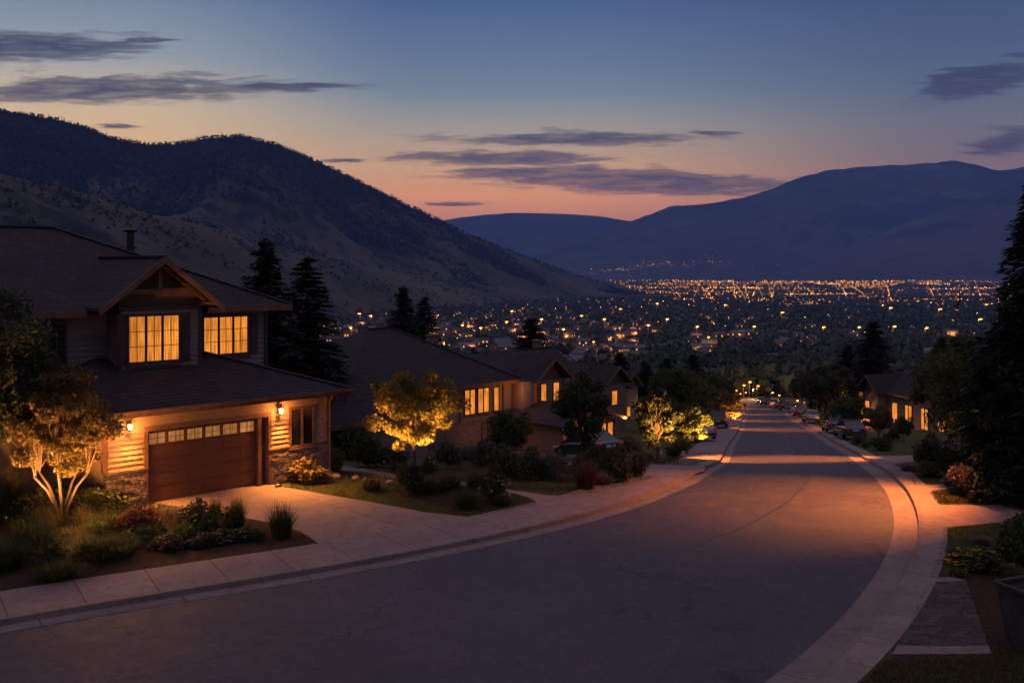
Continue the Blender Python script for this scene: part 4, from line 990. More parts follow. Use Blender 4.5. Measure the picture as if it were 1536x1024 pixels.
# its lit broadleaf neighbours
rt1 = mesh_tree(55, 6.0, (2.7, 2.2), 3.9, K=46, nl=20000, leaf=.105, fork=.3, tr=.12, lump=.26, shell=.4)
b = P(1478, 727); tree_obj('tree', b + Vector((.2, 0, 0)), rt1, ('barkpale', 'leaf'), 'broad tree with an orange lit trunk under the great spruce', scale=(.85, .85, .86))
spot('tree_uplight', b + Vector((.6, -2.2, .5)), b + Vector((.8, 0, 2.4)), 700, 100, .9, (1, .34, .06), .05)
b = P(1446, 694); rt2 = mesh_tree(59, 5.5, (2.6, 2.1), 3.4, K=44, nl=12000, leaf=.16, fork=.28, tr=.11, lump=.27)
tree_obj('tree', b, rt2, ('bark', 'leaf'), 'full green tree hiding the near end of the pale right-hand house', scale=(.88, .88, 1.12))
plant_tree(1318, 657, 606, stC, 4.5, ('bark', 'leafrust'), 'small orange tree before the porch lamp of the pale right-hand house')
plant_tree(1276, 650, 592, stA, 4.6, ('bark', 'leafdark'), 'dark round street tree behind the two nearest parked cars', wide=1.1)
plant_tree(1356, 664, 622, stA, 4.6, ('bark', 'leafdark'), 'little dark tree against the wall of the pale right-hand house', wide=.8)
# avenue trees running down both sides of the far street (copies share their meshes)
proto = tree_obj('street_tree', P(1262, 640), stB, ('bark', 'leafdark'), 'dark street tree just past the parked cars, first of the right-hand avenue', scale=1.25, group='avenue trees down the far street')
proto2 = tree_obj('street_tree', P(1070, 652) + Vector((-2.5, 6, 0)), stA, ('bark', 'leaf'), 'green street tree right before the far bend, first of the left-hand avenue', scale=1.2, group='avenue trees down the far street')
rs = random.Random(9); ordn = ['second', 'third', 'fourth', 'fifth', 'sixth', 'seventh', 'eighth', 'ninth', 'tenth', 'eleventh', 'twelfth', 'thirteenth', 'fourteenth', 'fifteenth', 'sixteenth', 'seventeenth', 'eighteenth']
def curve_at(l, y): 
    ys = [p.y for p in l]; xs = [p.x for p in l]; i0 = int(np.argmin(ys)); return float(np.interp(y, ys[i0:], xs[i0:]))
for i, Y in enumerate([124, 134, 143, 152, 161, 171, 181, 192, 203, 215, 228, 242, 256]):
    x = curve_at(Rr, Y) + 4.2 + rs.uniform(0, 2.0); retree(proto, (x, Y, g(Y)), rs.uniform(1.15, 1.5), i, f'dark street tree, {ordn[i]} down the right-hand avenue', 'avenue trees down the far street')
for i, Y in enumerate([112, 124, 136, 148, 160, 172, 185, 198, 212, 226, 242, 258]):
    x = curve_at(Lr, Y) - 5.0 - rs.uniform(0, 2.5); retree(proto2, (x, Y, g(Y)), rs.uniform(1.1, 1.5), i, f'green street tree, {ordn[i]} down the left-hand avenue', 'avenue trees down the far street')

# --- shrubs and grasses: name, px, py(base), width px, height px, kind, label
SH = {}
def shrub_mesh(kind, seed):
    k = (kind, seed)
    if k not in SH:
        SH[k] = {'round': lambda: mesh_shrub(seed, .5, .8, 2600, .055), 'loose': lambda: mesh_shrub(seed, .55, .75, 2000, .075, 7, up=.3, elong=2.2),
                 'spiky': lambda: mesh_blades(seed, 700, .95, .48, .009, lean=.6, base=.22), 'soft': lambda: mesh_blades(seed, 900, .8, .62, .008, lean=1.2, base=.25)}[kind]()
    return SH[k]
MK = {'box': 'boxleaf', 'dark': 'leafdark', 'tawny': 'tawny', 'silver': 'silver', 'red': 'redleaf', 'pink': 'pinkdry', 'blade': 'blade', 'tan': 'bladetan', 'leaf': 'leaf', 'gold': 'leafgold'}
def shrub(px, py, w_, h_, kind, mk, label, name='shrub', cat='shrub', flowers=None, seed=None):
    b = P(px, py); b.y += w_ * mpp(b.y) * .35; b.z = g(b.y); seed = seed if seed is not None else int(px) % 5
    o = link_mesh(name, shrub_mesh(kind, seed), [], None)
    o.data = SH[(kind, seed)]; 
    if len(o.data.materials) == 0: o.data.materials.append(M[MK[mk]])
    o.material_slots[0].link = 'OBJECT'; o.material_slots[0].material = M[MK[mk]]
    k = mpp(b.y); o.location = b; o.scale = (w_ * k, w_ * k, h_ * k / .8); o.rotation_euler = (0, 0, px * 1.7)
    tag(o, label, cat)
    if flowers:
        f = link_mesh('blossoms', mesh_petals(int(px), .5, .74, flowers[1], .07), M[flowers[0]], o); kids.get(o.name)
    return o
SHR = [
 # corner bed by the garage
 (180, 757, 80, 30, 'round', 'box', 'clipped dark evergreen shrub against the stone base left of the garage door'),
 (417, 812, 62, 48, 'spiky', 'blade', 'fountain of green grass at the driveway tip of the corner bed', 'grass_clump'),
 (350, 797, 46, 44, 'spiky', 'blade', 'upright green grass clump beside the driveway, right of its shorter twin', 'grass_clump'),
 (318, 785, 36, 34, 'spiky', 'blade', 'shorter green grass clump beside the driveway edge', 'grass_clump'),
 (288, 803, 64, 44, 'round', 'dark', 'dark bushy shrub in the middle of the corner bed behind the pink flowers'),
 (245, 800, 66, 48, 'soft', 'pink', 'dusty pink feathery grass in the middle of the corner bed', 'grass_clump'),
 (200, 812, 70, 50, 'loose', 'red', 'rust red leafy shrub in the corner bed right of the lit tree'),
 (150, 815, 84, 54, 'soft', 'blade', 'long bladed yellow green grass catching the glow right of the lit trunk', 'grass_clump'),
 (118, 805, 44, 40, 'spiky', 'tan', 'pale spiky grass at the foot of the lit multi-stem trunk', 'grass_clump'),
 (62, 812, 44, 50, 'spiky', 'tan', 'tan spiky grass just left of the lit multi-stem trunk', 'grass_clump'),
 (30, 840, 105, 70, 'soft', 'blade', 'big dim grass mound at the left edge of the corner bed', 'grass_clump'),
 (125, 850, 100, 50, 'soft', 'blade', 'drooping green grass at the front of the corner bed below the lit tree', 'grass_clump'),
 (-10, 862, 90, 60, 'soft', 'blade', 'dark grass mound cut by the left frame edge', 'grass_clump'),
 (8, 780, 50, 70, 'spiky', 'tan', 'reddish upright grass at the left frame edge', 'grass_clump'),
 (60, 860, 66, 34, 'round', 'dark', 'low dark shrub beside the sidewalk at the left end of the bed'),
 (205, 822, 60, 30, 'loose', 'leaf', 'low green leafy shrub just left of the nearest pink flowers'),
 (265, 815, 60, 34, 'soft', 'blade', 'low green grass between the pink flowers and the dusty pink feathery grass', 'grass_clump'),
 (222, 790, 56, 40, 'soft', 'tan', 'tan drooping grass before the garage stone base', 'grass_clump'),
 (95, 825, 70, 34, 'soft', 'tan', 'low pale grass ringing the lit multi-stem trunk', 'grass_clump'),
 (170, 838, 70, 40, 'soft', 'blade', 'mid green grass mound at the bed front, left of the pink flowers', 'grass_clump'),
 (75, 875, 80, 34, 'soft', 'blade', 'dim grass hanging over the sidewalk at the left end of the bed', 'grass_clump'),
 (330, 803, 50, 30, 'round', 'box', 'small round green shrub behind the mauve flower clump'),
 (140, 780, 70, 44, 'loose', 'box', 'leafy shrub in the shade right of the lit multi-stem trunk'),
 (50, 790, 80, 50, 'loose', 'box', 'leafy shrub in the shade left of the lit multi-stem trunk'),
 # past the first driveway
 (640, 742, 50, 34, 'soft', 'tawny', 'short tawny grass right behind the round dark clipped shrub', 'grass_clump'),
 (755, 760, 34, 26, 'soft', 'tawny', 'small tawny tuft at the very tip of the island bed', 'grass_clump'),
 (592, 706, 24, 18, 'soft', 'tan', 'small tan grass tuft left of the glowing tree trunk', 'grass_clump'),
 (730, 706, 60, 36, 'round', 'dark', 'dark shrub left of the hedge row before the second house'),
 (640, 715, 40, 22, 'round', 'box', 'low green shrub just right of the glowing tree trunk'),
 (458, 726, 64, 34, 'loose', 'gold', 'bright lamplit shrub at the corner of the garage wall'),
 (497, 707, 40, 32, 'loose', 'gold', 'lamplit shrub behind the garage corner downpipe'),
 (556, 738, 44, 28, 'soft', 'tawny', 'small yellow grass tuft on the lawn left of the glowing tree', 'grass_clump'),
 (612, 748, 58, 46, 'round', 'dark', 'round dark clipped shrub in front of the glowing tree trunk'),
 (672, 738, 56, 36, 'soft', 'tawny', 'tawny grass mound right of the glowing tree', 'grass_clump'),
 (718, 738, 66, 42, 'soft', 'tawny', 'largest tawny grass mound behind the white flowers', 'grass_clump'),
 (740, 756, 50, 44, 'round', 'dark', 'dark shrub with a few white blossoms at the end of the island bed', 'shrub', 'shrub', ('petalwhite', 26)),
 (698, 767, 60, 30, 'spiky', 'blade', 'bright green grass at the front of the island bed', 'grass_clump'),
 (548, 700, 62, 50, 'round', 'box', 'dim shrub beyond the garage corner on the path side'),
 (520, 690, 54, 56, 'loose', 'leaf', 'tall loose shrub behind the garage corner'),
 (585, 702, 64, 28, 'round', 'dark', 'low dark shrub left of the glowing tree trunk, beyond the path'),
 (675, 697, 60, 28, 'round', 'dark', 'low dark shrub right of the glowing tree, beyond the lawn'),
 (705, 690, 70, 30, 'soft', 'silver', 'silvery grass mound behind the low dark shrubs', 'grass_clump'),
 (648, 693, 40, 18, 'soft', 'silver', 'small pale grass tuft under the right side of the glowing crown', 'grass_clump'),
 (760, 718, 68, 40, 'round', 'dark', 'broad dark shrub in front of the second house, left of the silver ones'),
 (800, 722, 54, 40, 'round', 'dark', 'dark round shrub in front of the second house, middle of the hedge row'),
 (832, 722, 50, 36, 'round', 'silver', 'dim silvery shrub at the right end of the hedge row'),
 (785, 700, 80, 26, 'soft', 'silver', 'long pale grass behind the dark hedge row', 'grass_clump'),
 (838, 700, 50, 22, 'soft', 'silver', 'short pale grass beside the black car', 'grass_clump'),
 (880, 736, 56, 40, 'spiky', 'red', 'red flowering clump at the point of the second lawn', 'grass_clump'),
 (906, 728, 34, 26, 'soft', 'pink', 'dusty pink tuft right of the red flowering clump', 'grass_clump'),
 (925, 725, 62, 44, 'round', 'dark', 'dark round shrub by the third driveway, left of its neighbour'),
 (893, 712, 70, 38, 'round', 'dark', 'dark shrub between the red flowering clump and the black car'),
 (956, 718, 42, 36, 'round', 'dark', 'dark round shrub closest to the third driveway'),
 (905, 700, 46, 24, 'round', 'box', 'small green shrub behind the red flowering clump'),
 (940, 686, 66, 24, 'round', 'red', 'dim reddish shrub left of the taller lamplit tree'),
 (968, 690, 50, 16, 'soft', 'tawny', 'lamplit low grass at the foot of the taller lamplit tree', 'grass_clump'),
 (1012, 688, 32, 18, 'round', 'dark', 'small dark shrub between the two lamplit trees'),
 (1022, 676, 46, 16, 'round', 'gold', 'glowing low shrub by the shorter lamplit tree'),
 (1042, 664, 36, 16, 'round', 'red', 'orange lit shrub beside the silver car'),
 (880, 688, 40, 18, 'round', 'gold', 'orange lit shrub behind the black car'),
 # right side
 (1290, 668, 26, 18, 'round', 'silver', 'pale round shrub in front of the nearest parked car'),
 (1302, 672, 20, 10, 'round', 'gold', 'little lamplit shrub beside the pale round one'),
 (1331, 676, 42, 20, 'round', 'dark', 'dark spreading shrub on the small lawn past the right-hand drive'),
 (1344, 662, 30, 16, 'round', 'dark', 'dark shrub below the wall of the pale right-hand house'),
 (1372, 707, 46, 16, 'soft', 'pink', 'dry pinkish grass on the kerbside lawn by the right drive', 'grass_clump'),
 (1398, 716, 46, 22, 'round', 'tawny', 'tan low shrub on the kerbside lawn'),
 (1408, 705, 60, 48, 'round', 'dark', 'big dark shrub behind the kerbside lawn'),
 (1390, 698, 34, 30, 'loose', 'silver', 'silvery loose shrub behind the dry pink grass'),
 (1440, 716, 60, 44, 'round', 'dark', 'dark shrub left of the orange lit trunk'),
 (1462, 748, 66, 42, 'round', 'pink', 'round rusty pink shrub on the lawn above the right driveway'),
 (1508, 745, 56, 40, 'round', 'dark', 'dark shrub under the great spruce, right of the rusty one'),
 (1512, 712, 60, 40, 'loose', 'red', 'orange lit shrub under the great spruce'),
 (1482, 858, 88, 26, 'loose', 'leaf', 'low shrub with yellow flowers on the near right lawn', 'shrub', 'shrub', ('petalyellow', 120)),
 (1440, 866, 26, 12, 'loose', 'leaf', 'small yellow flowered tuft left of the yellow flower bed', 'shrub', 'shrub', ('petalyellow', 16)),
 (1478, 818, 34, 14, 'soft', 'pink', 'faint dry tuft on the lawn behind the yellow flowers', 'grass_clump'),
 # pink flowers of the corner bed
 (245, 828, 46, 22, 'loose', 'leaf', 'pink flower clump nearest the left of the corner bed front', 'flower_clump', 'flowers', ('petalpink', 40)),
 (283, 824, 30, 12, 'loose', 'leaf', 'tiny pale pink flower patch between the larger clumps', 'flower_clump', 'flowers', ('petalpink', 26)),
 (300, 822, 40, 20, 'loose', 'dark', 'dark leaved clump in the middle of the bed front', 'flower_clump', 'flowers', ('petalpink', 8)),
 (326, 818, 44, 18, 'loose', 'leaf', 'mauve pink flower clump in the middle of the bed front', 'flower_clump', 'flowers', ('petalpink', 40)),
 (360, 815, 42, 20, 'loose', 'leaf', 'green clump with few pink flowers at the right of the bed front', 'flower_clump', 'flowers', ('petalpink', 14)),
 (385, 812, 24, 12, 'loose', 'leaf', 'small pink flower patch beside the grass fountain', 'flower_clump', 'flowers', ('petalpink', 16)),
]
for r_ in SHR:
    px, py, w_, h_, kind, mk, lab = r_[:7]
    nm = r_[7] if len(r_) > 7 else 'shrub'
    shrub(px, py, w_, h_, kind, mk, lab, nm, {'shrub': 'shrub', 'grass_clump': 'grass', 'flower_clump': 'flowers'}[nm], r_[9] if len(r_) > 9 else None)
# near dark bush and weedy ground cover, right
nb = mesh_shrub(91, .8, 1.5, 9000, .075, 14)
o = link_mesh('shrub', nb, M['boxleaf']); o.location = P(1545, 872); o.scale = (1.1, 1.1, 1.05); tag(o, 'tall dark leafy bush cut by the right frame edge behind the planter', 'shrub')
# lawn grass and ground cover: short blades
def blades_on(name, px_poly, n, h, m_, seed, mean=(.01)):
    rg = np.random.default_rng(seed); pts = [P(*p).to_2d() for p in px_poly]; xs = [p.x for p in pts]; ys = [p.y for p in pts]; C = []
    A_ = np.array([[p.x, p.y] for p in pts])
    X_ = rg.uniform(min(xs), max(xs), n * 4); Y_ = rg.uniform(min(ys), max(ys), n * 4); ins = np.zeros(len(X_), bool); j = len(A_) - 1
    for i in range(len(A_)):
        xi, yi = A_[i]; xj, yj = A_[j]; c = ((yi > Y_) != (yj > Y_)) & (X_ < (xj - xi) * (Y_ - yi) / (yj - yi + 1e-12) + xi); ins ^= c; j = i
    X_, Y_ = X_[ins][:n], Y_[ins][:n]; k = len(X_); Z_ = np.interp(Y_, GY, GZ) - .012
    a = rg.uniform(0, 6.28, k); hh_ = h * rg.uniform(.5, 1.3, k); w_ = mean * rg.uniform(.7, 1.3, k); lx = rg.normal(0, .35, k) * hh_; ly = rg.normal(0, .35, k) * hh_
    V = np.stack([np.stack([X_ - np.cos(a) * w_, Y_ - np.sin(a) * w_, Z_], 1), np.stack([X_ + np.cos(a) * w_, Y_ + np.sin(a) * w_, Z_], 1), np.stack([X_ + lx, Y_ + ly, Z_ + hh_], 1)], 1).reshape(-1, 3)
    o = link_mesh(name, np_mesh(name, V, np.arange(3 * k).reshape(-1, 3)), M[m_]); o['kind'] = 'stuff'; return o
blades_on('grass', [(432, 731), (560, 752), (640, 767), (720, 775), (812, 757), (780, 742), (700, 726), (600, 715), (520, 706), (478, 703)], 26000, .055, 'blade', 1, .006)
blades_on('grass', [(765, 733), (860, 743), (905, 738), (983, 716), (940, 708), (800, 700), (660, 700), (650, 712)], 16000, .06, 'blade', 2, .007)
blades_on('grass', [(1340, 696), (1372, 727), (1432, 726), (1530, 720), (1530, 690), (1420, 694)], 9000, .06, 'blade', 3, .008)
blades_on('grass', [(1394, 738), (1406, 755), (1530, 755), (1530, 728), (1432, 732)], 9000, .06, 'blade', 4, .008)
blades_on('grass', [(1414, 792), (1410, 830), (1394, 868), (1470, 862), (1700, 850), (1700, 785), (1494, 784)], 20000, .05, 'blade', 5, .006)
blades_on('grass', [(935, 696), (983, 696), (1038, 700), (1060, 690), (1000, 685), (960, 684)], 4000, .07, 'blade', 6, .01)
blades_on('ground_cover', [(1215, 1110), (1325, 992), (1480, 986), (1500, 960), (1700, 950), (1700, 1090)], 9000, .09, 'blade', 7, .012)
blades_on('ground_cover', [(1215, 1110), (1325, 992), (1480, 986), (1500, 960), (1700, 950), (1700, 1090)], 2500, .07, 'bladetan', 8, .016)
blades_on('fallen_leaves', [(1400, 868), (1480, 860), (1700, 850), (1700, 1000), (1490, 985)], 1800, .03, 'leafrust', 9, .03)

blades_on('ground_cover', [(1394, 872), (1448, 870), (1482, 966), (1347, 966)], 700, .05, 'bladetan', 17, .012)
blades_on('fallen_leaves', [(1340, 985), (1394, 862), (1448, 864), (1490, 985)], 260, .03, 'leafrust', 19, .03)
blades_on('fallen_leaves', [(300, 850), (480, 815), (640, 780), (820, 765), (820, 795), (500, 850)], 160, .02, 'leafrust', 23, .025)
blades_on('fallen_leaves', [(1290, 1020), (1400, 860), (1395, 790), (1370, 800), (1330, 900), (1236, 1020)], 160, .02, 'leafrust', 27, .025)
# --- planter pot, right foreground
b = P(1546, 972); s_ = (968 - 872) * mpp(b.y)
pt = empty('planter', b + Vector((.05, 0, .0)), .4, 'tall square tapered grey planter at the right edge of the stone path', 'planter')
q = MB(); 
def frus(mb, a0, z0, a1, z1):
    mb.add([(-a0, -a0, z0), (a0, -a0, z0), (a0, a0, z0), (-a0, a0, z0), (-a1, -a1, z1), (a1, -a1, z1), (a1, a1, z1), (-a1, a1, z1)], [(0, 3, 2, 1), (0, 1, 5, 4), (1, 2, 6, 5), (2, 3, 7, 6), (3, 0, 4, 7)])
frus(q, .36, -.02, .50, s_ - .09); q.build('body', M['pot'], pt, bevel=.03)
q = MB()
for (x0, x1, y0, y1) in ((-.56, .56, -.56, -.47), (-.56, .56, .47, .56), (-.56, -.47, -.47, .47), (.47, .56, -.47, .47)): q.box(x0, x1, y0, y1, s_ - .09, s_)
q.build('rim', M['pot'], pt, bevel=.02)
q = MB(); q.box(-.47, .47, -.47, .47, s_ - .22, s_ - .10); q.build('soil', M['soil'], pt)
# boulders edging the path by the garage corner
rs = random.Random(3)
for i, (px, py, w_, lab) in enumerate([(487, 717, 20, 'pale boulder at the garage corner, largest of the edging stones'), (504, 716, 15, 'boulder second from the garage corner'), (534, 718, 12, 'flat edging stone midway along the path'), (549, 720, 11, 'edging stone just left of the yellow tuft'), (585, 724, 12, 'pale edging stone nearest the round dark shrub'), (418, 729, 10, 'small stone at the foot of the stone pier')]):
    bm = bmesh.new(); bmesh.ops.create_icosphere(bm, subdivisions=2, radius=.5)
    for v in bm.verts: v.co *= rs.uniform(.82, 1.12); v.co.z *= .6
    me = bpy.data.meshes.new('boulder'); bm.to_mesh(me); bm.free(); o = link_mesh('boulder', me, M['rock'], None, True); b = P(px, py); k = w_ * mpp(b.y); o.location = b + Vector((0, 0, .12 * k)); o.scale = (k, k, k); o.rotation_euler = (0, 0, i)
    tag(o, lab, 'boulder')

# ---------------------------------------------------------------- value noise for the terrain
_rgn = np.random.default_rng(7); _tab = _rgn.uniform(0, 1, (256, 256))
def vnoise(x, y):
    xi = np.floor(x).astype(int); yi = np.floor(y).astype(int); fx = x - xi; fy = y - yi; fx = fx * fx * (3 - 2 * fx); fy = fy * fy * (3 - 2 * fy)
    a = _tab[xi % 256, yi % 256]; b = _tab[(xi + 1) % 256, yi % 256]; c = _tab[xi % 256, (yi + 1) % 256]; d = _tab[(xi + 1) % 256, (yi + 1) % 256]
    return (a * (1 - fx) + b * fx) * (1 - fy) + (c * (1 - fx) + d * fx) * fy
def fbm(x, y, o=5, ridge=False):
    s = 0; a = .5; t = 0
    for i in range(o):
        v = vnoise(x * 2 ** i + 17 * i, y * 2 ** i + 31 * i); v = (1 - np.abs(2 * v - 1)) if ridge else v; s = s + a * v; t += a; a *= .5
    return s / t
def zpx(py, y): return CAMZ - (py - CY) / F * y

def terrain_mat(name, grass0, grass1, wood, sc1, lo, hi, zlo, zhi):
    m_, t, b = mat(name, grass0, .95, .1)
    tc = t.n('ShaderNodeTexCoord'); v = tc.outputs['Object']; x, y, z = t.sepxyz(v)
    n = t.noise(v, sc1, 8.0, .62, .4); n2 = t.noise(v, sc1 * 7, 5.0, .6); n3 = t.noise(v, sc1 * .45, 5.0, .6)
    gcol = t.mix(t.ss(n3, .35, .65), (*grass0, 1), (*grass1, 1)); gcol = t.mix(t.ss(n2, .5, .62, 0, .55), gcol, tuple(q * .45 for q in grass0) + (1,))
    k = t.m('ADD', n, t.ss(z, zlo, zhi, -.13, .17, 'LINEAR')); f = t.ss(t.m('ADD', k, t.m('MULTIPLY', t.m('SUBTRACT', n2, .5), .25)), lo, hi)
    t.link(t.mix(f, gcol, (*wood, 1)), b.inputs['Base Color'])
    return m_
M['hill'] = terrain_mat('hill_slopes', (.044, .044, .028), (.105, .090, .056), (.011, .018, .022), .0026, .42, .56, -100, 560)
M['mount'] = terrain_mat('mountain_slopes', (.07, .065, .06), (.11, .10, .085), (.03, .038, .04), .0005, .45, .60, -100, 2200)

def slope(name, cols, material, back, rough, crest_dy=0, ncol=170, nrow=56, fscale=.002, power=1.0, label=None):
    """cols: (px, foot Y, crest Y, crest py). A hillside rising from the valley floor to its crest and falling away behind."""
    pxs = np.linspace(cols[0][0], cols[-1][0], ncol); c = np.array(cols, float)
    fy = np.interp(pxs, c[:, 0], c[:, 1]); cyy = np.interp(pxs, c[:, 0], c[:, 2]); cp = np.interp(pxs, c[:, 0], c[:, 3])
    # soften the kinks of the crest
    for _ in range(3): cp[1:-1] = (cp[:-2] + 2 * cp[1:-1] + cp[2:]) / 4
    T_ = np.linspace(0, 1, nrow); rowsV = []
    for t in T_:
        Y = fy + (cyy - fy) * t; X = (pxs - CX) / F * Y
        z0 = np.interp(fy, GY, GZ) - 4; z1 = CAMZ - (cp - CY) / F * cyy
        z = z0 + (z1 - z0) * (t ** power) * (1 - .0)
        n = (fbm(X * fscale + 5, Y * fscale + 9, 6, True) - .55) * rough * math.sin(math.pi * min(1, t)) ** .8 * np.clip((z1 - z0) / (np.max(z1) - np.min(z0)) * 1.4, .05, 1)
        z = z + n + (fbm(X * fscale * 9, Y * fscale * 9, 3) - .5) * rough * .07 * (1 if t > 0.02 else 0)
        rowsV.append(np.stack([X, Y, z], 1))
    for q in (1.0, 2.4):
        Y = cyy + back * q; X = (pxs - CX) / F * Y; z = np.interp(Y, GY, GZ) - 6 + (rowsV[nrow - 1][:, 2] + 150) * (.45 if q == 1 else 0)
        rowsV.append(np.stack([X, Y, z], 1))
    V = np.concatenate(rowsV); nr = len(rowsV)
    Fq = [(r * ncol + k, r * ncol + k + 1, (r + 1) * ncol + k + 1, (r + 1) * ncol + k) for r in range(nr - 1) for k in range(ncol - 1)]
    o = link_mesh(name, np_mesh(name, V, Fq), material, None, True); o['kind'] = 'structure'
    return rowsV[:nrow], o
hillrows, _ = slope('hill', [(-1500, 1300, 2800, 180), (-700, 1600, 3300, 150), (-200, 1900, 3700, 140), (0, 2000, 3800, 167), (60, 2040, 3830, 174), (120, 2090, 3870, 189), (180, 2140, 3920, 211), (245, 2200, 3980, 219), (290, 2260, 4030, 212), (330, 2330, 4090, 204), (370, 2400, 4150, 206), (410, 2500, 4220, 216),
      (450, 2600, 4290, 231), (500, 2750, 4380, 254), (560, 3000, 4560, 283), (620, 3250, 4750, 312), (680, 3500, 4940, 343), (740, 3800, 5130, 368), (800, 4100, 5320, 391), (860, 4400, 5500, 412), (920, 4800, 5700, 432), (960, 5100, 5850, 444), (1010, 5600, 6100, 452), (1060, 5900, 6200, 456)], M['hill'], 900, 230, fscale=.0016, ncol=300, nrow=100, power=1.2)
# low grassy shoulder in front of the hill
sh_rows, _ = slope('hill', [(-1500, 700, 1300, 260), (-300, 850, 1500, 235), (0, 1000, 1700, 262), (120, 1100, 1820, 288), (230, 1200, 1950, 322), (330, 1350, 2150, 345), (430, 1650, 2500, 372), (560, 2250, 3100, 402), (700, 2950, 3800, 424), (820, 3500, 4300, 440), (900, 3900, 4600, 449), (950, 4200, 4700, 455)], M['hill'], 500, 70, fscale=.0035, ncol=260, nrow=60, power=1.05)
slope('mountain', [(600, 16500, 21500, 345), (680, 16500, 21500, 327), (730, 16500, 21500, 322), (770, 16500, 21500, 319), (850, 16500, 21500, 321), (900, 16500, 21500, 324), (945, 16500, 21500, 332), (1010, 16500, 21500, 340), (1500, 16500, 21500, 350), (2400, 16500, 21500, 300)], M['mount'], 1500, 300, fscale=.0004)
mrows, _ = slope('mountain', [(700, 12500, 17000, 398), (800, 12500, 17300, 375), (880, 12500, 17600, 353), (950, 12500, 18000, 331), (985, 12500, 18000, 316), (1010, 12500, 18000, 308), (1060, 12500, 18000, 305), (1100, 12500, 18000, 299), (1150, 12500, 18000, 285), (1200, 12500, 18000, 268), (1240, 12500, 18000, 254), (1290, 12500, 18000, 251), (1330, 12500, 18000, 247),
      (1380, 12500, 18000, 246), (1425, 12500, 18000, 240), (1460, 12500, 18000, 247), (1497, 12500, 18000, 257), (1540, 12500, 18000, 250), (1640, 12500, 18000, 232), (2000, 12500, 18000, 215), (2600, 12500, 18000, 260)], M['mount'], 2500, 900, fscale=.00042, ncol=220, nrow=70, power=1.35)
# nearer spur of the right-hand mountain
slope('mountain', [(1150, 10500, 13000, 415), (1250, 10500, 13500, 385), (1330, 10500, 13800, 345), (1400, 10500, 14000, 318), (1480, 10500, 14000, 296), (1540, 10500, 14000, 268), (1700, 10500, 14000, 240), (2400, 10500, 14000, 230)], M['mount'], 2000, 500, fscale=.0006)

# ---------------------------------------------------------------- woods on the hill and across the valley
def puff(rg, n=14, conic=False):
    """small tree of a few crossed leaf masses, unit height"""
    d = rnd_dirs(rg, n); r = rg.uniform(.35, 1, (n, 1)); c = d * r * np.array([.34, .34, .38]); c[:, 2] += .52
    if conic: c[:, 2] = rg.uniform(.1, 1, n); c[:, :2] = d[:, :2] * (1 - c[:, 2:3]) * .30
    V, Fq = leaf_quads(rg, c, .34 if not conic else .24, 1.2); return V
def forest(name, pts, hs, m_, seed, n=14, conic=.3):
    rg = np.random.default_rng(seed); tmpl = [puff(rg, n, rg.uniform() < conic) for _ in range(12)]; out = []
    for i, (p, h) in enumerate(zip(pts, hs)):
        a = rg.uniform(0, 6.28); T_ = tmpl[rg.integers(0, 12)]; c, s = math.cos(a), math.sin(a); x = T_[:, 0] * c - T_[:, 1] * s; y = T_[:, 0] * s + T_[:, 1] * c
        out.append(np.stack([x * h + p[0], y * h + p[1], T_[:, 2] * h + p[2] - .1 * h], 1))
    V = np.concatenate(out); o = link_mesh(name, np_mesh(name, V, np.arange(len(V)).reshape(-1, 4)), m_); o['kind'] = 'stuff'; return o
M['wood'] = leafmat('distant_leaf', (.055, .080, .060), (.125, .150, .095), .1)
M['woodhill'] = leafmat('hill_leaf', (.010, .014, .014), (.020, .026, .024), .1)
rg = np.random.default_rng(21)
def sample_rows(rows_, n, seed, tmin=0.0, tmax=1.0, dens=None, crest=0):
    rg = np.random.default_rng(seed); nr, nc = len(rows_), len(rows_[0]); P_ = []
    A_ = np.stack(rows_); r = rg.uniform(tmin, tmax, n) * (nr - 1.001); c = rg.uniform(0, 1, n) * (nc - 1.001)
    ri, ci = r.astype(int), c.astype(int); fr, fc = (r - ri)[:, None], (c - ci)[:, None]
    p = (A_[ri, ci] * (1 - fr) + A_[ri + 1, ci] * fr) * (1 - fc) + (A_[ri, ci + 1] * (1 - fr) + A_[ri + 1, ci + 1] * fr) * fc
    return p
p = sample_rows(hillrows, 60000, 5, .05, 1.0); nz = fbm(p[:, 0] * .0032 + 3, p[:, 1] * .0032, 6); hz = (p[:, 2] + 60) / 700
keep = (nz + .34 * hz + rg.normal(0, .03, len(p)) > .57) & (p[:, 0] > -3300); p1_ = p[keep]
pc = sample_rows(hillrows, 2600, 6, .985, 1.0); pc = pc[(pc[:, 0] > -3300)]
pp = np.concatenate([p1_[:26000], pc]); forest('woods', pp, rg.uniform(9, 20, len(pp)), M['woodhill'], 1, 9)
p = sample_rows(sh_rows, 16000, 8, 0, 1.0); nz = fbm(p[:, 0] * .008, p[:, 1] * .008, 5); keep = (nz + rg.normal(0, .09, len(p)) > .60) & (p[:, 0] > -1500); p = p[keep]
forest('woods', p, rg.uniform(4, 11, len(p)), M['woodhill'], 2, 10, .1)

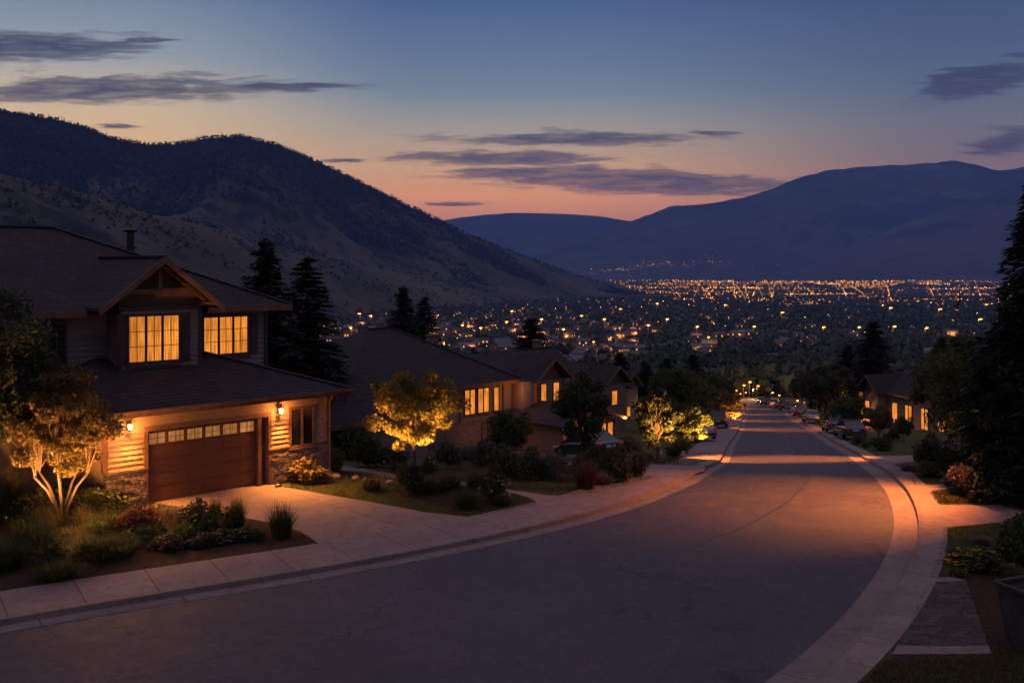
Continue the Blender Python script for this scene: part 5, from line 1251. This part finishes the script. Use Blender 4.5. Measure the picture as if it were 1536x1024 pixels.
# ---------------------------------------------------------------- the town below: houses, lamps, trees
class Tmpl: pass
def town_house_meshes(L, D, h, rh, seed):
    rs = random.Random(seed); w_ = MB(); w_.box(-L / 2, L / 2, -D / 2, D / 2, -3, h)
    for k in (-1, 1): w_.add([(k * L / 2, -D / 2, h), (k * L / 2, D / 2, h), (k * L / 2, 0, h + rh * .9)], [(0, 1, 2)])
    r_ = MB(); o = .7; r_.slab([(-L / 2 - o, -D / 2 - o, h - .1), (L / 2 + o, -D / 2 - o, h - .1), (L / 2 + o, 0, h + rh), (-L / 2 - o, 0, h + rh)], .2); r_.slab([(L / 2 + o, D / 2 + o, h - .1), (-L / 2 - o, D / 2 + o, h - .1), (-L / 2 - o, 0, h + rh), (L / 2 + o, 0, h + rh)], .2)
    g_ = MB(); x = -L / 2 + 1.0
    while x < L / 2 - 2:
        ww = rs.uniform(1.0, 2.4)
        if rs.random() < .42: g_.box(x, x + ww, -D / 2 - .06, -D / 2 - .02, h * .35, h * .8)
        x += ww + rs.uniform(.8, 2.5)
    if not g_.v: g_.box(0, 1.6, -D / 2 - .06, -D / 2 - .02, h * .35, h * .8)
    return w_, r_, g_
M['tw1'] = vary('pale_render', (.16, .13, .11), (.24, .20, .17), 1.0, .9, .2, 0); M['tw2'] = vary('tan_render', (.15, .10, .07), (.20, .14, .10), 1.0, .9, .2, 0); M['tw3'] = vary('brick_red', (.20, .085, .06), (.26, .12, .09), 1.0, .9, .2, 0)
M['tr1'] = vary('grey_roof', (.09, .09, .10), (.14, .14, .15), 1.0, .9, .3, 0); M['tr2'] = vary('brown_roof', (.06, .05, .045), (.09, .07, .065), 1.0, .9, .3, 0)
protos = []
for i, (L, D, h, rh, wm, rm, ds) in enumerate([(17, 10, 3.6, 2.4, 'tw1', 'tr1', 'long low grey roofed house'), (13, 9, 5.4, 2.6, 'tw2', 'tr2', 'tan two storey house'), (22, 11, 3.4, 2.0, 'tw1', 'tr2', 'wide brown roofed house'), (12, 9, 4.8, 3.2, 'tw3', 'tr1', 'reddish steep roofed house'), (15, 10, 5.6, 2.2, 'tw1', 'tr1', 'tall pale house')]):
    w_, r_, g_ = town_house_meshes(L, D, h, rh, i + 3); e = empty('town_house', (0, 0, 0)); w_.build('wall', M[wm], e); r_.build('roof', M[rm], e); g_.build('window', M['townwin'], e); protos.append((e, ds))
rs = random.Random(33); HP = []
def okspot(x, y, dmin):
    return all((x - a) ** 2 + ((y - b) * .55) ** 2 > dmin ** 2 for a, b in HP)
def sector(px):
    return ('below the hill foot at left' if px < 640 else 'above the second house roof' if px < 800 else 'in the middle of the valley' if px < 1000 else 'above the far end of the street' if px < 1180 else 'in the valley, right of the street' if px < 1360 else 'far right behind the spruces')
def tier(Y): return 'nearest row' if Y < 520 else 'second row' if Y < 800 else 'middle distance' if Y < 1200 else 'far row' if Y < 1900 else 'farthest row'
used = {}
tries = 0; first = [True] * 5
lampspots = []
while len(HP) < 250 and tries < 9000:
    tries += 1
    py = 452 + 118 * rs.random() ** 1.15; px = rs.uniform(440, 1530) if rs.random() < .6 else rs.uniform(480, 960)
    if px < 700 and py > 540: continue
    if px > 1180 and rs.random() < .62: continue
    if px > 900 and py > 548: continue
    b = P(px, py)
    hillline = float(np.interp(px, [440, 480, 560, 700, 820, 950, 1060], [496, 488, 476, 464, 460, 458, 455]))
    if py < hillline: continue
    if not okspot(b.x, b.y, 17 if b.y < 900 else 22): continue
    HP.append((b.x, b.y)); k = rs.randrange(5); e, ds = protos[k]
    o = e if first[k] else copy_tree(e); first[k] = False
    o.location = (b.x, b.y, b.z + .2); o.rotation_euler = (0, 0, rs.choice([0, .2, -.3, .5, 1.2, -.8, .35])); s = rs.uniform(.8, 1.1); o.scale = (s, s, s)
    tag(o, f'{ds}, {tier(b.y)}, {sector(px)}', 'house', 'houses of the valley town')
    if rs.random() < .9: lampspots.append((b, k))
# warm yard light around some of the houses
for i, (b, k) in enumerate(lampspots[:90]):
    point('yard_light', (b.x + rs.uniform(-5, 5), b.y - rs.uniform(6.5, 9), b.z + 3.2), rs.uniform(500, 1500) * (1 + b.y / 700), (1, rs.uniform(.30, .42), rs.uniform(.05, .12)), .3)
# street lamps standing in the valley
lampP = [(447, 462), (1, 1)]
LP = [(446, 0), (540, 470), (557, 473), (527, 491), (694, 487), (721, 491), (760, 482), (768, 466), (812, 478), (845, 493), (872, 473), (906, 478), (972, 487), (1045, 489), (1130, 489), (1234, 490), (1287, 490), (1340, 489), (1388, 491), (1172, 468), (1087, 457), (1000, 478), (930, 463), (1408, 463), (1334, 461), (1468, 478), (640, 470), (1062, 505), (985, 455), (890, 512)]
e0 = None
for i, (px, py) in enumerate(LP[1:]):
    Y = P(px, py + 14).y * .93; Y = min(Y, 2600); z = zpx(py, Y); gz = g(Y); 
    hgt = max(5.0, z - gz)
    if e0 is None:
        e0 = empty('street_lamp', (0, 0, 0)); q = MB(); q.tube([(0, 0, -6), (0, 0, 4), (0, 0, 6.8)], [.12, .10, .07], 6); q.tube([(0, 0, 6.8), (0, -.5, 7.1), (0, -1.4, 7.1)], [.06, .05, .05], 5); q.build('post', M['metal'], e0)
        q = MB(); q.lathe([(0, .38), (.42, .2), (.58, -.05), (.42, -.3), (0, -.4)], (0, -1.4, 6.95), 8); q.build('lamp_head', M['lampfar'], e0); o = e0
    else: o = copy_tree(e0)
    k = max(1.0, hgt / 7.0) ; k = min(k, 2.2) if Y > 700 else 1.0
    z0 = z - 7.0 * k; o.location = ((px - CX) / F * Y, Y, z0); o.scale = (k * max(1, Y / 700),) * 2 + (k,)
    tag(o, f'orange street lamp, {tier(Y)}, {sector(px)}' , 'street lamp', 'street lamps of the valley town')
    point('street_light', ((px - CX) / F * Y, Y - 3, z - .6 * k), 2600 * (Y / 700) ** 1.3, (1, .42, .10), .6)
# trees between the houses: one broad wood, too many to count
rg = np.random.default_rng(44); NT_ = 20000
Y_ = 290 * (4200 / 290) ** rg.uniform(0, 1, NT_); px_ = rg.uniform(380, 1700, NT_); X_ = (px_ - CX) / F * Y_
A_ = np.array(HP); ok = np.ones(NT_, bool)
for a, b in HP: ok &= ~((np.abs(X_ - a * Y_ / b) < 11) & (Y_ < b + 7) & (Y_ > b - np.clip(b * .13, 45, 190)))
ok &= ~((Y_ < 330) & (X_ > 45) & (X_ < 95))
X_, Y_ = X_[ok], Y_[ok]; Zs = np.interp(Y_, GY, GZ); h = rg.uniform(6, 13, len(X_)) * np.clip(Y_ / 1200, 1, 1.6)
near = Y_ < 800
forest('woods', np.stack([X_, Y_, Zs], 1)[~near], h[~near], M['wood'], 4, 11, .2)
forest('woods', np.stack([X_, Y_, Zs], 1)[near], h[near], M['wood'], 5, 90, .2)
n = 1500; Y_ = rg.uniform(150, 330, n); X_ = np.where(rg.uniform(0, 1, n) < .6, rg.uniform(-60, 26, n), rg.uniform(88, 150, n)); X_ = X_ * (Y_ / 250)
cl_ = np.interp(Y_, [150, 300], [20, 60]); cr2 = np.interp(Y_, [150, 300], [56, 88]); ok = (X_ < cl_ - 4) | (X_ > cr2 + 3)
X_, Y_ = X_[ok], Y_[ok]; forest('woods', np.stack([X_, Y_, np.interp(Y_, GY, GZ)], 1), rg.uniform(4, 8, len(X_)), M['wood'], 6, 110, .25)
# end of the street: trees and a lit house
for i, (px, py, Y, E_) in enumerate([(1108, 583, 306, 5200), (1122, 578, 312, 6500), (1130, 586, 305, 5200), (1098, 590, 300, 2600), (1146, 594, 290, 1500), (1158, 598, 270, 1300), (1170, 601, 255, 1100), (1188, 606, 225, 900), (1206, 612, 190, 700), (1238, 622, 150, 420), (1064, 636, 132, 240), (1270, 634, 122, 320)]):
    q = at(px, py, Y); q.z = max(q.z, g(Y) + 1.6); point('garden_light', q, E_ * .45, (1, .42, .10), .25)

for i, (px, py, Y) in enumerate([(1104, 585, 300), (1115, 577, 310), (1124, 572, 318), (1129, 583, 305), (1118, 588, 302), (1110, 590, 300), (1136, 578, 300), (1158, 588, 262), (1168, 592, 250), (1195, 600, 210), (1225, 596, 165)]):
    o = copy_tree(e0); q = at(px, py, Y); k = min(.6, max(.35, (q.z - g(Y)) / 7.0)); o.location = (q.x, Y, q.z - 7.0 * k); o.scale = (k * 1.3, k * 1.3, k)
    tag(o, f'small orange lantern post among the trees, {["nearest", "second", "third", "fourth", "fifth", "sixth", "seventh", "eighth", "ninth", "tenth", "last"][10 - i]} toward the street end', 'street lamp', 'lantern posts at the street end')
# ---------------------------------------------------------------- the lights of the city on the valley floor
rg = np.random.default_rng(99)
def city(name, m_, n, spots_, size):
    V, Fq = [], []; P6 = np.array([(1, 0, 0), (-1, 0, 0), (0, 1, 0), (0, -1, 0), (0, 0, 1), (0, 0, -1)], float); T8 = [(0, 2, 4), (2, 1, 4), (1, 3, 4), (3, 0, 4), (2, 0, 5), (1, 2, 5), (3, 1, 5), (0, 3, 5)]
    for (px, py, sz) in spots_:
        if py > 411: b = P(px, py)
        else:
            Y = 12900 + (411 - py) * 70; t = (Y - 12500) / 5500 * (len(mrows) - 1); i = int(t); row = mrows[i] * (1 - (t - i)) + mrows[i + 1] * (t - i)
            b = Vector(((px - CX) / F * Y, Y, float(np.interp((px - CX) / F, row[:, 0] / row[:, 1], row[:, 2]))))
        r = sz * size * b.y / F; V.append(P6 * r * np.array([1, 1, .8]) + np.array([b.x, b.y, b.z + r + 4])); k = 6 * len(Fq) ; Fq.append([(a + k, c + k, d + k) for a, c, d in T8])
    Vn = np.concatenate(V); Fn = np.array([f for q in Fq for f in q]); o = link_mesh(name, np_mesh(name, Vn, Fn), m_); o['kind'] = 'stuff'; return o
def band(n, x0, x1, y0, y1, s0, s1, cl=0):
    x = rg.uniform(x0, x1, n); y = rg.normal((y0 + y1) / 2, (y1 - y0) / 4, n)
    if cl: c = rg.uniform(x0, x1, cl); x = c[rg.integers(0, cl, n)] + rg.normal(0, 22, n)
    s = s0 + (s1 - s0) * rg.uniform(0, 1, n) ** 3
    hl = np.interp(x, [860, 900, 950, 1000, 1060], [402, 424, 440, 452, 458])
    k = (y < hl + 2) | (x > 1060); k = ((x > np.interp(y, [395, 420, 440, 455], [850, 905, 965, 1040]))); return list(zip(x[k], y[k], s[k]))
M['cityo'] = glow('city_orange', (1.0, .34, .03), 15.0, False, False); M['cityy'] = glow('city_yellow', (1.0, .50, .08), 18.0, False, False); M['cityd'] = glow('city_dim', (1.0, .30, .04), 3.6, False, False)
def streets():
    out = []
    py = 421.0
    while py < 462:
        x = 905.0 + max(0, (py - 421)) * 2.6
        while x < 1535:
            L_ = rg.uniform(20, 130); on = rg.uniform() < (.88 if py < 435 else .50) * (1.0 if x < 1330 else .7); br = rg.uniform(.25, .95); st = rg.uniform(2.2, 5.5); k = rg.uniform(-.02, .02)
            if on:
                for q in np.arange(x, x + L_, st):
                    if rg.uniform() < .8: out.append((q + rg.normal(0, .6), py + (q - x) * k + rg.normal(0, .45), br * rg.uniform(.5, 1.1)))
            x += L_ + rg.uniform(4, 40 if py < 435 else 110)
        py += .9 + (py - 421) * .10
    for _ in range(26):                                       # avenues running down the valley
        x0, dx = rg.uniform(930, 1480), rg.uniform(-60, 60)
        for t in np.linspace(0, 1, rg.integers(10, 26)): out.append((x0 + dx * t + rg.normal(0, .7), 422 + 30 * t ** 1.3, rg.uniform(.3, .8) * (.6 + .5 * t)))
    return [q for q in out if q[0] > np.interp(q[1], [395, 420, 440, 455, 462], [850, 905, 965, 1040, 1080])]
b1 = streets(); k_ = rg.uniform(0, 1, len(b1))
city('city_lights', M['cityo'], 0, [q for q, k in zip(b1, k_) if k < .62], .62)
city('city_lights', M['cityy'], 0, [q for q, k in zip(b1, k_) if .62 <= k < .80] + band(40, 880, 1080, 399, 405, .3, .6) + band(30, 1360, 1440, 403, 408, .2, .5), .6)
city('city_lights', M['cityd'], 0, [q for q, k in zip(b1, k_) if k >= .84] + band(350, 920, 1540, 420, 460, .3, .8) + band(70, 870, 1100, 399, 408, .3, .6) + band(60, 1120, 1300, 406, 420, .3, .5), .8)
M['cityw'] = glow('city_white', (.85, .9, 1.0), 7.0, False, False); M['cityr'] = glow('city_red', (1.0, .10, .05), 5.0, False, False)
city('city_lights', M['cityw'], 0, [q for q, k in zip(b1, k_) if .80 <= k < .83], .6); city('city_lights', M['cityr'], 0, [q for q, k in zip(b1, k_) if .83 <= k < .84], .7)
rs = random.Random(5)
vs = []
for i in range(760):
    px = rs.uniform(500, 1520); py = 453 + 92 * rs.random() ** 1.7
    vs.append((px, py - 3, rs.uniform(.4, 1.0)))
city('city_lights', M['cityd'], 0, [v for v in vs[:470]], .8); city('city_lights', M['cityy'], 0, vs[470:], .5)
hs = [(190, 372, .8), (332, 365, .7), (345, 408, .6), (494, 420, .9), (430, 415, .6), (300, 392, .5)]

# ---------------------------------------------------------------- cars
M['paintdark'] = mat('dark_car_paint', (.020, .022, .030), .22, .5, .3, coat=.8)[0]
M['paintsilver'] = mat('silver_car_paint', (.30, .30, .33), .28, .5, .6, coat=.8)[0]
M['paintgrey'] = mat('grey_car_paint', (.09, .095, .12), .25, .5, .5, coat=.8)[0]
M['paintred'] = mat('red_car_paint', (.22, .02, .02), .25, .5, .2, coat=.8)[0]
M['paintwhite'] = mat('white_car_paint', (.55, .55, .57), .25, .5, 0, coat=.8)[0]
M['tyre'] = mat('tyre_rubber', (.015, .015, .015), .85, .2)[0]
M['headlamp'] = mat('clear_lamp', (.5, .5, .52), .1, .6)[0]
def loft(mb, secs):
    b = len(mb.v); n = len(secs[0])
    for s_ in secs: mb.v += [tuple(p) for p in s_]
    for i in range(len(secs) - 1):
        for k in range(n): mb.f.append((b + i * n + k, b + i * n + (k + 1) % n, b + (i + 1) * n + (k + 1) % n, b + (i + 1) * n + k)); mb.m.append(0)
    mb.f.append(tuple(b + k for k in range(n))[::-1]); mb.m.append(0); e = b + (len(secs) - 1) * n; mb.f.append(tuple(e + k for k in range(n))); mb.m.append(0)
def make_car(paint, suv, label, group=None):
    """nose toward +y"""
    c = empty('parked_car', (0, 0, 0), 0, label, 'car', group); L = 4.7; W2 = .92 if suv else .90; hb = .98 if suv else .86; ht = 1.70 if suv else 1.44
    ys = [-2.35, -2.25, -1.75, -.9, .2, 1.05, 1.5, 2.1, 2.33]; tops = ([.80, hb, hb + .04, hb + .03, hb, hb - .02, hb - .10, hb - .20, .58]) ; wd = [.80, .93, 1, 1, 1, 1, .99, .93, .78]
    body = MB(); loft(body, [[(-W2 * w_, y, .30), (-W2 * w_ * 1.0, y, .55), (-W2 * w_ * .99, y, t * .86), (-W2 * w_ * .90, y, t), (W2 * w_ * .90, y, t), (W2 * w_ * .99, y, t * .86), (W2 * w_, y, .55), (W2 * w_, y, .30), (W2 * w_ * .8, y, .22), (-W2 * w_ * .8, y, .22)] for y, t, w_ in zip(ys, tops, wd)])
    bd = body.build('body', M[paint], c, True, .02)
    gy = [(-2.18, hb), (-1.75 if suv else -1.35, ht - .10), (-.9, ht - .01), (.1, ht), (.45, ht - .06), (1.25, hb - .02)] if suv else [(-1.95, hb), (-1.2, ht - .08), (-.5, ht), (.1, ht), (.4, ht - .05), (1.3, hb - .04)]
    gl = MB(); loft(gl, [[(-W2 * .90, y, hb - .08), (-W2 * (.90 - .20 * (z - hb) / (ht - hb)), y, z), (W2 * (.90 - .20 * (z - hb) / (ht - hb)), y, z), (W2 * .90, y, hb - .08)] for y, z in gy]); gl.build('window', M['glassdark'], c, False)
    r_ = MB(); r_.slab([(-W2 * .70, gy[1][0] + .06, ht + .0), (W2 * .70, gy[1][0] + .06, ht + .0), (W2 * .70, .35, ht + .02), (-W2 * .70, .35, ht + .02)], .09); r_.build('roof', M[paint], c, False, .02)
    for sx in (-1, 1):
        for y in (-1.42, 1.42):
            t_ = MB(); t_.tube([(sx * (W2 - .22), y, .33), (sx * (W2 + .01), y, .33)], [.33, .33], 18); w_ = t_.build('wheel', M['tyre'], c, False, .02)
            q = MB(); q.tube([(sx * (W2 + .011), y, .33), (sx * (W2 + .022), y, .33)], [.21, .18], 12); q.build('rim', M['metal'], w_)
        q = MB(); q.box(sx * .56, sx * .84, -2.36, -2.20, .70, .92 if suv else .84); q.build('tail_light', M['tail'], c)
        q = MB(); q.box(sx * .50, sx * .80, 2.13, 2.32, .55, .68); q.build('headlight', M['headlamp'], c)
        q = MB(); q.box(sx * (W2 + .0), sx * (W2 + .18), .85, .97, hb, hb + .13); q.build('mirror', M[paint], c, False, .02)
    q = MB(); q.box(-.28, .28, -2.375, -2.30, .58, .70); q.build('plate', M['headlamp'], c)
    q = MB(); q.box(-W2 * .82, W2 * .82, -2.40, -2.28, .30, .50); q.build('bumper', M['trimdark'], c, False, .03)
    return c
def heading(l, y): return math.atan2(curve_at(l, y + 3) - curve_at(l, y - 3), 6.0)
def put_car(c, px, py, side, turn=0.0, dx=0.0):
    b = P(px, py, 0 if side == 'L' else 0); h = heading(Rr if side == 'R' else Lr, b.y); c.location = b + Vector((dx, 1.2, .0)); sl_ = (g(b.y + 5) - g(b.y)) / 5
    c.rotation_euler = (math.atan(sl_) if abs(turn) < 1 else 0, 0, -h + turn)
    return c
grp = 'cars parked along the far street'
put_car(make_car('paintdark', False, 'black sedan with a glowing red tail light, nearest of the cars parked on the right', grp), 1282, 659, 'R', .12)
put_car(make_car('paintgrey', True, 'grey sport utility car just beyond the nearest black sedan', grp), 1258, 650, 'R', .05)
put_car(make_car('paintsilver', False, 'silver sedan alone before a dark hedge, third parked car on the right', grp), 1221, 635, 'R')
rc_ = put_car(make_car('paintred', False, 'red sedan, fourth parked car on the right', grp), 1204, 626, 'R')
wc_ = put_car(make_car('paintwhite', True, 'white boxy car just beyond the red one', grp), 1197, 622, 'R')
dk = None
rs = random.Random(2); cn = ['sixth', 'seventh', 'eighth', 'ninth', 'tenth', 'eleventh', 'twelfth']
srcs = [make_car('paintdark', True, 'x', grp), wc_, rc_]
for i, (px, py) in enumerate([(1180, 616), (1172, 614), (1165, 611.5), (1156, 609), (1149, 608), (1143, 606.5), (1176, 612)]):
    c = srcs[0] if i == 0 else copy_tree(srcs[(i * 2) % 3]); c['label'] = f'small distant parked car, {cn[i]} down the right side of the street'; put_car(c, px, py, 'R', rs.uniform(-.1, .1))
put_car(make_car('paintsilver', True, 'silver wagon with a red tail light parked in the drive beyond the lamplit trees', 'cars parked in the left driveways'), 1052, 661, 'L', .35)
bc_ = put_car(make_car('paintdark', False, 'black car in the third driveway, mostly hidden by shrubs', 'cars parked in the left driveways'), 884, 692, 'L', .75)
c = copy_tree(srcs[0]); c['label'] = 'dark car parked beside the left kerb near the far bend'; c['group'] = 'cars parked in the left driveways'; put_car(c, 1096, 642, 'L', 0, -1.0)
c = copy_tree(srcs[0]); c['label'] = 'dark car in the lamplit drive before the orange tree'; c['group'] = 'cars parked in the left driveways'; put_car(c, 1074, 650, 'L', .5, -3.0)
c = copy_tree(wc_); c['label'] = 'pale car far down on the left kerb at the end of the street'; c['group'] = 'cars parked in the left driveways'; put_car(c, 1114, 611, 'L', 0, -1.2)

# ---------------------------------------------------------------- lamps hidden in the street trees: downlights that throw the orange pools
def downlight(loc, aim, energy, deg, label, blend=.9, color=(1, .27, .05)):
    d = (Vector(aim) - Vector(loc)).normalized(); u = empty('tree_downlight', loc, 0, label, 'lamp', 'downlights hung in the trees by the street')
    q = MB(); a = Vector((0, 0, 0)); q.tube([a - d * .28, a - d * .05, a + d * .02], [.05, .09, .10], 10); q.tube([a - d * .25, a - d * .25 + Vector((0, 0, .4))], [.015, .015], 5); q.build('housing', M['black'], u)
    spot('pool_light', Vector(loc) + d * .06, aim, energy, deg, blend, color, .10)
downlight((15.6, 35.0, 6.6), (11.5, 34.9, 0), 16000, 84, 'downlight high in the great spruce that lights the wide near pool on the road', 1.0)
a = P(1095, 690, -.13); downlight((a.x - 2.6, a.y + .3, a.z + 5.0), a + Vector((.8, 0, 0)), 11000, 74, 'downlight in the lamplit trees that lights the middle pool and left sidewalk', .6)
a = P(1230, 688, -.13); downlight((a.x + 5, a.y + .3, a.z + 7.0), a, 15000, 52, 'downlight opposite the lamplit trees, over the right drive', .7)
for i, (px, py, E_, nm) in enumerate([(1165, 644, 7500, 'third'), (1150, 631, 6000, 'fourth'), (1140, 621.5, 5500, 'fifth'), (1136, 613, 5500, 'sixth')]):
    a = P(px, py, -.13); downlight((curve_at(Lr, a.y) - 1.0, a.y, a.z + 6.0), a, E_, 84, f'downlight over the left kerb throwing the {nm} light pool from the viewer', .6)

# ---------------------------------------------------------------- haze
hz = MB(); hz.box(-22000, 22000, -500, 23500, -156, 2600)
m_ = bpy.data.materials.new('haze_air'); m_.use_nodes = True; t = NT(m_.node_tree)
pv_ = t.n('ShaderNodeVolumePrincipled'); pv_.inputs['Color'].default_value = (.22, .44, 1.0, 1); pv_.inputs['Density'].default_value = 5.6e-5; pv_.inputs['Anisotropy'].default_value = .0
o_ = t.n('ShaderNodeOutputMaterial'); t.link(pv_.outputs[0], o_.inputs['Volume'])
o = hz.build('haze', m_); o['kind'] = 'stuff'
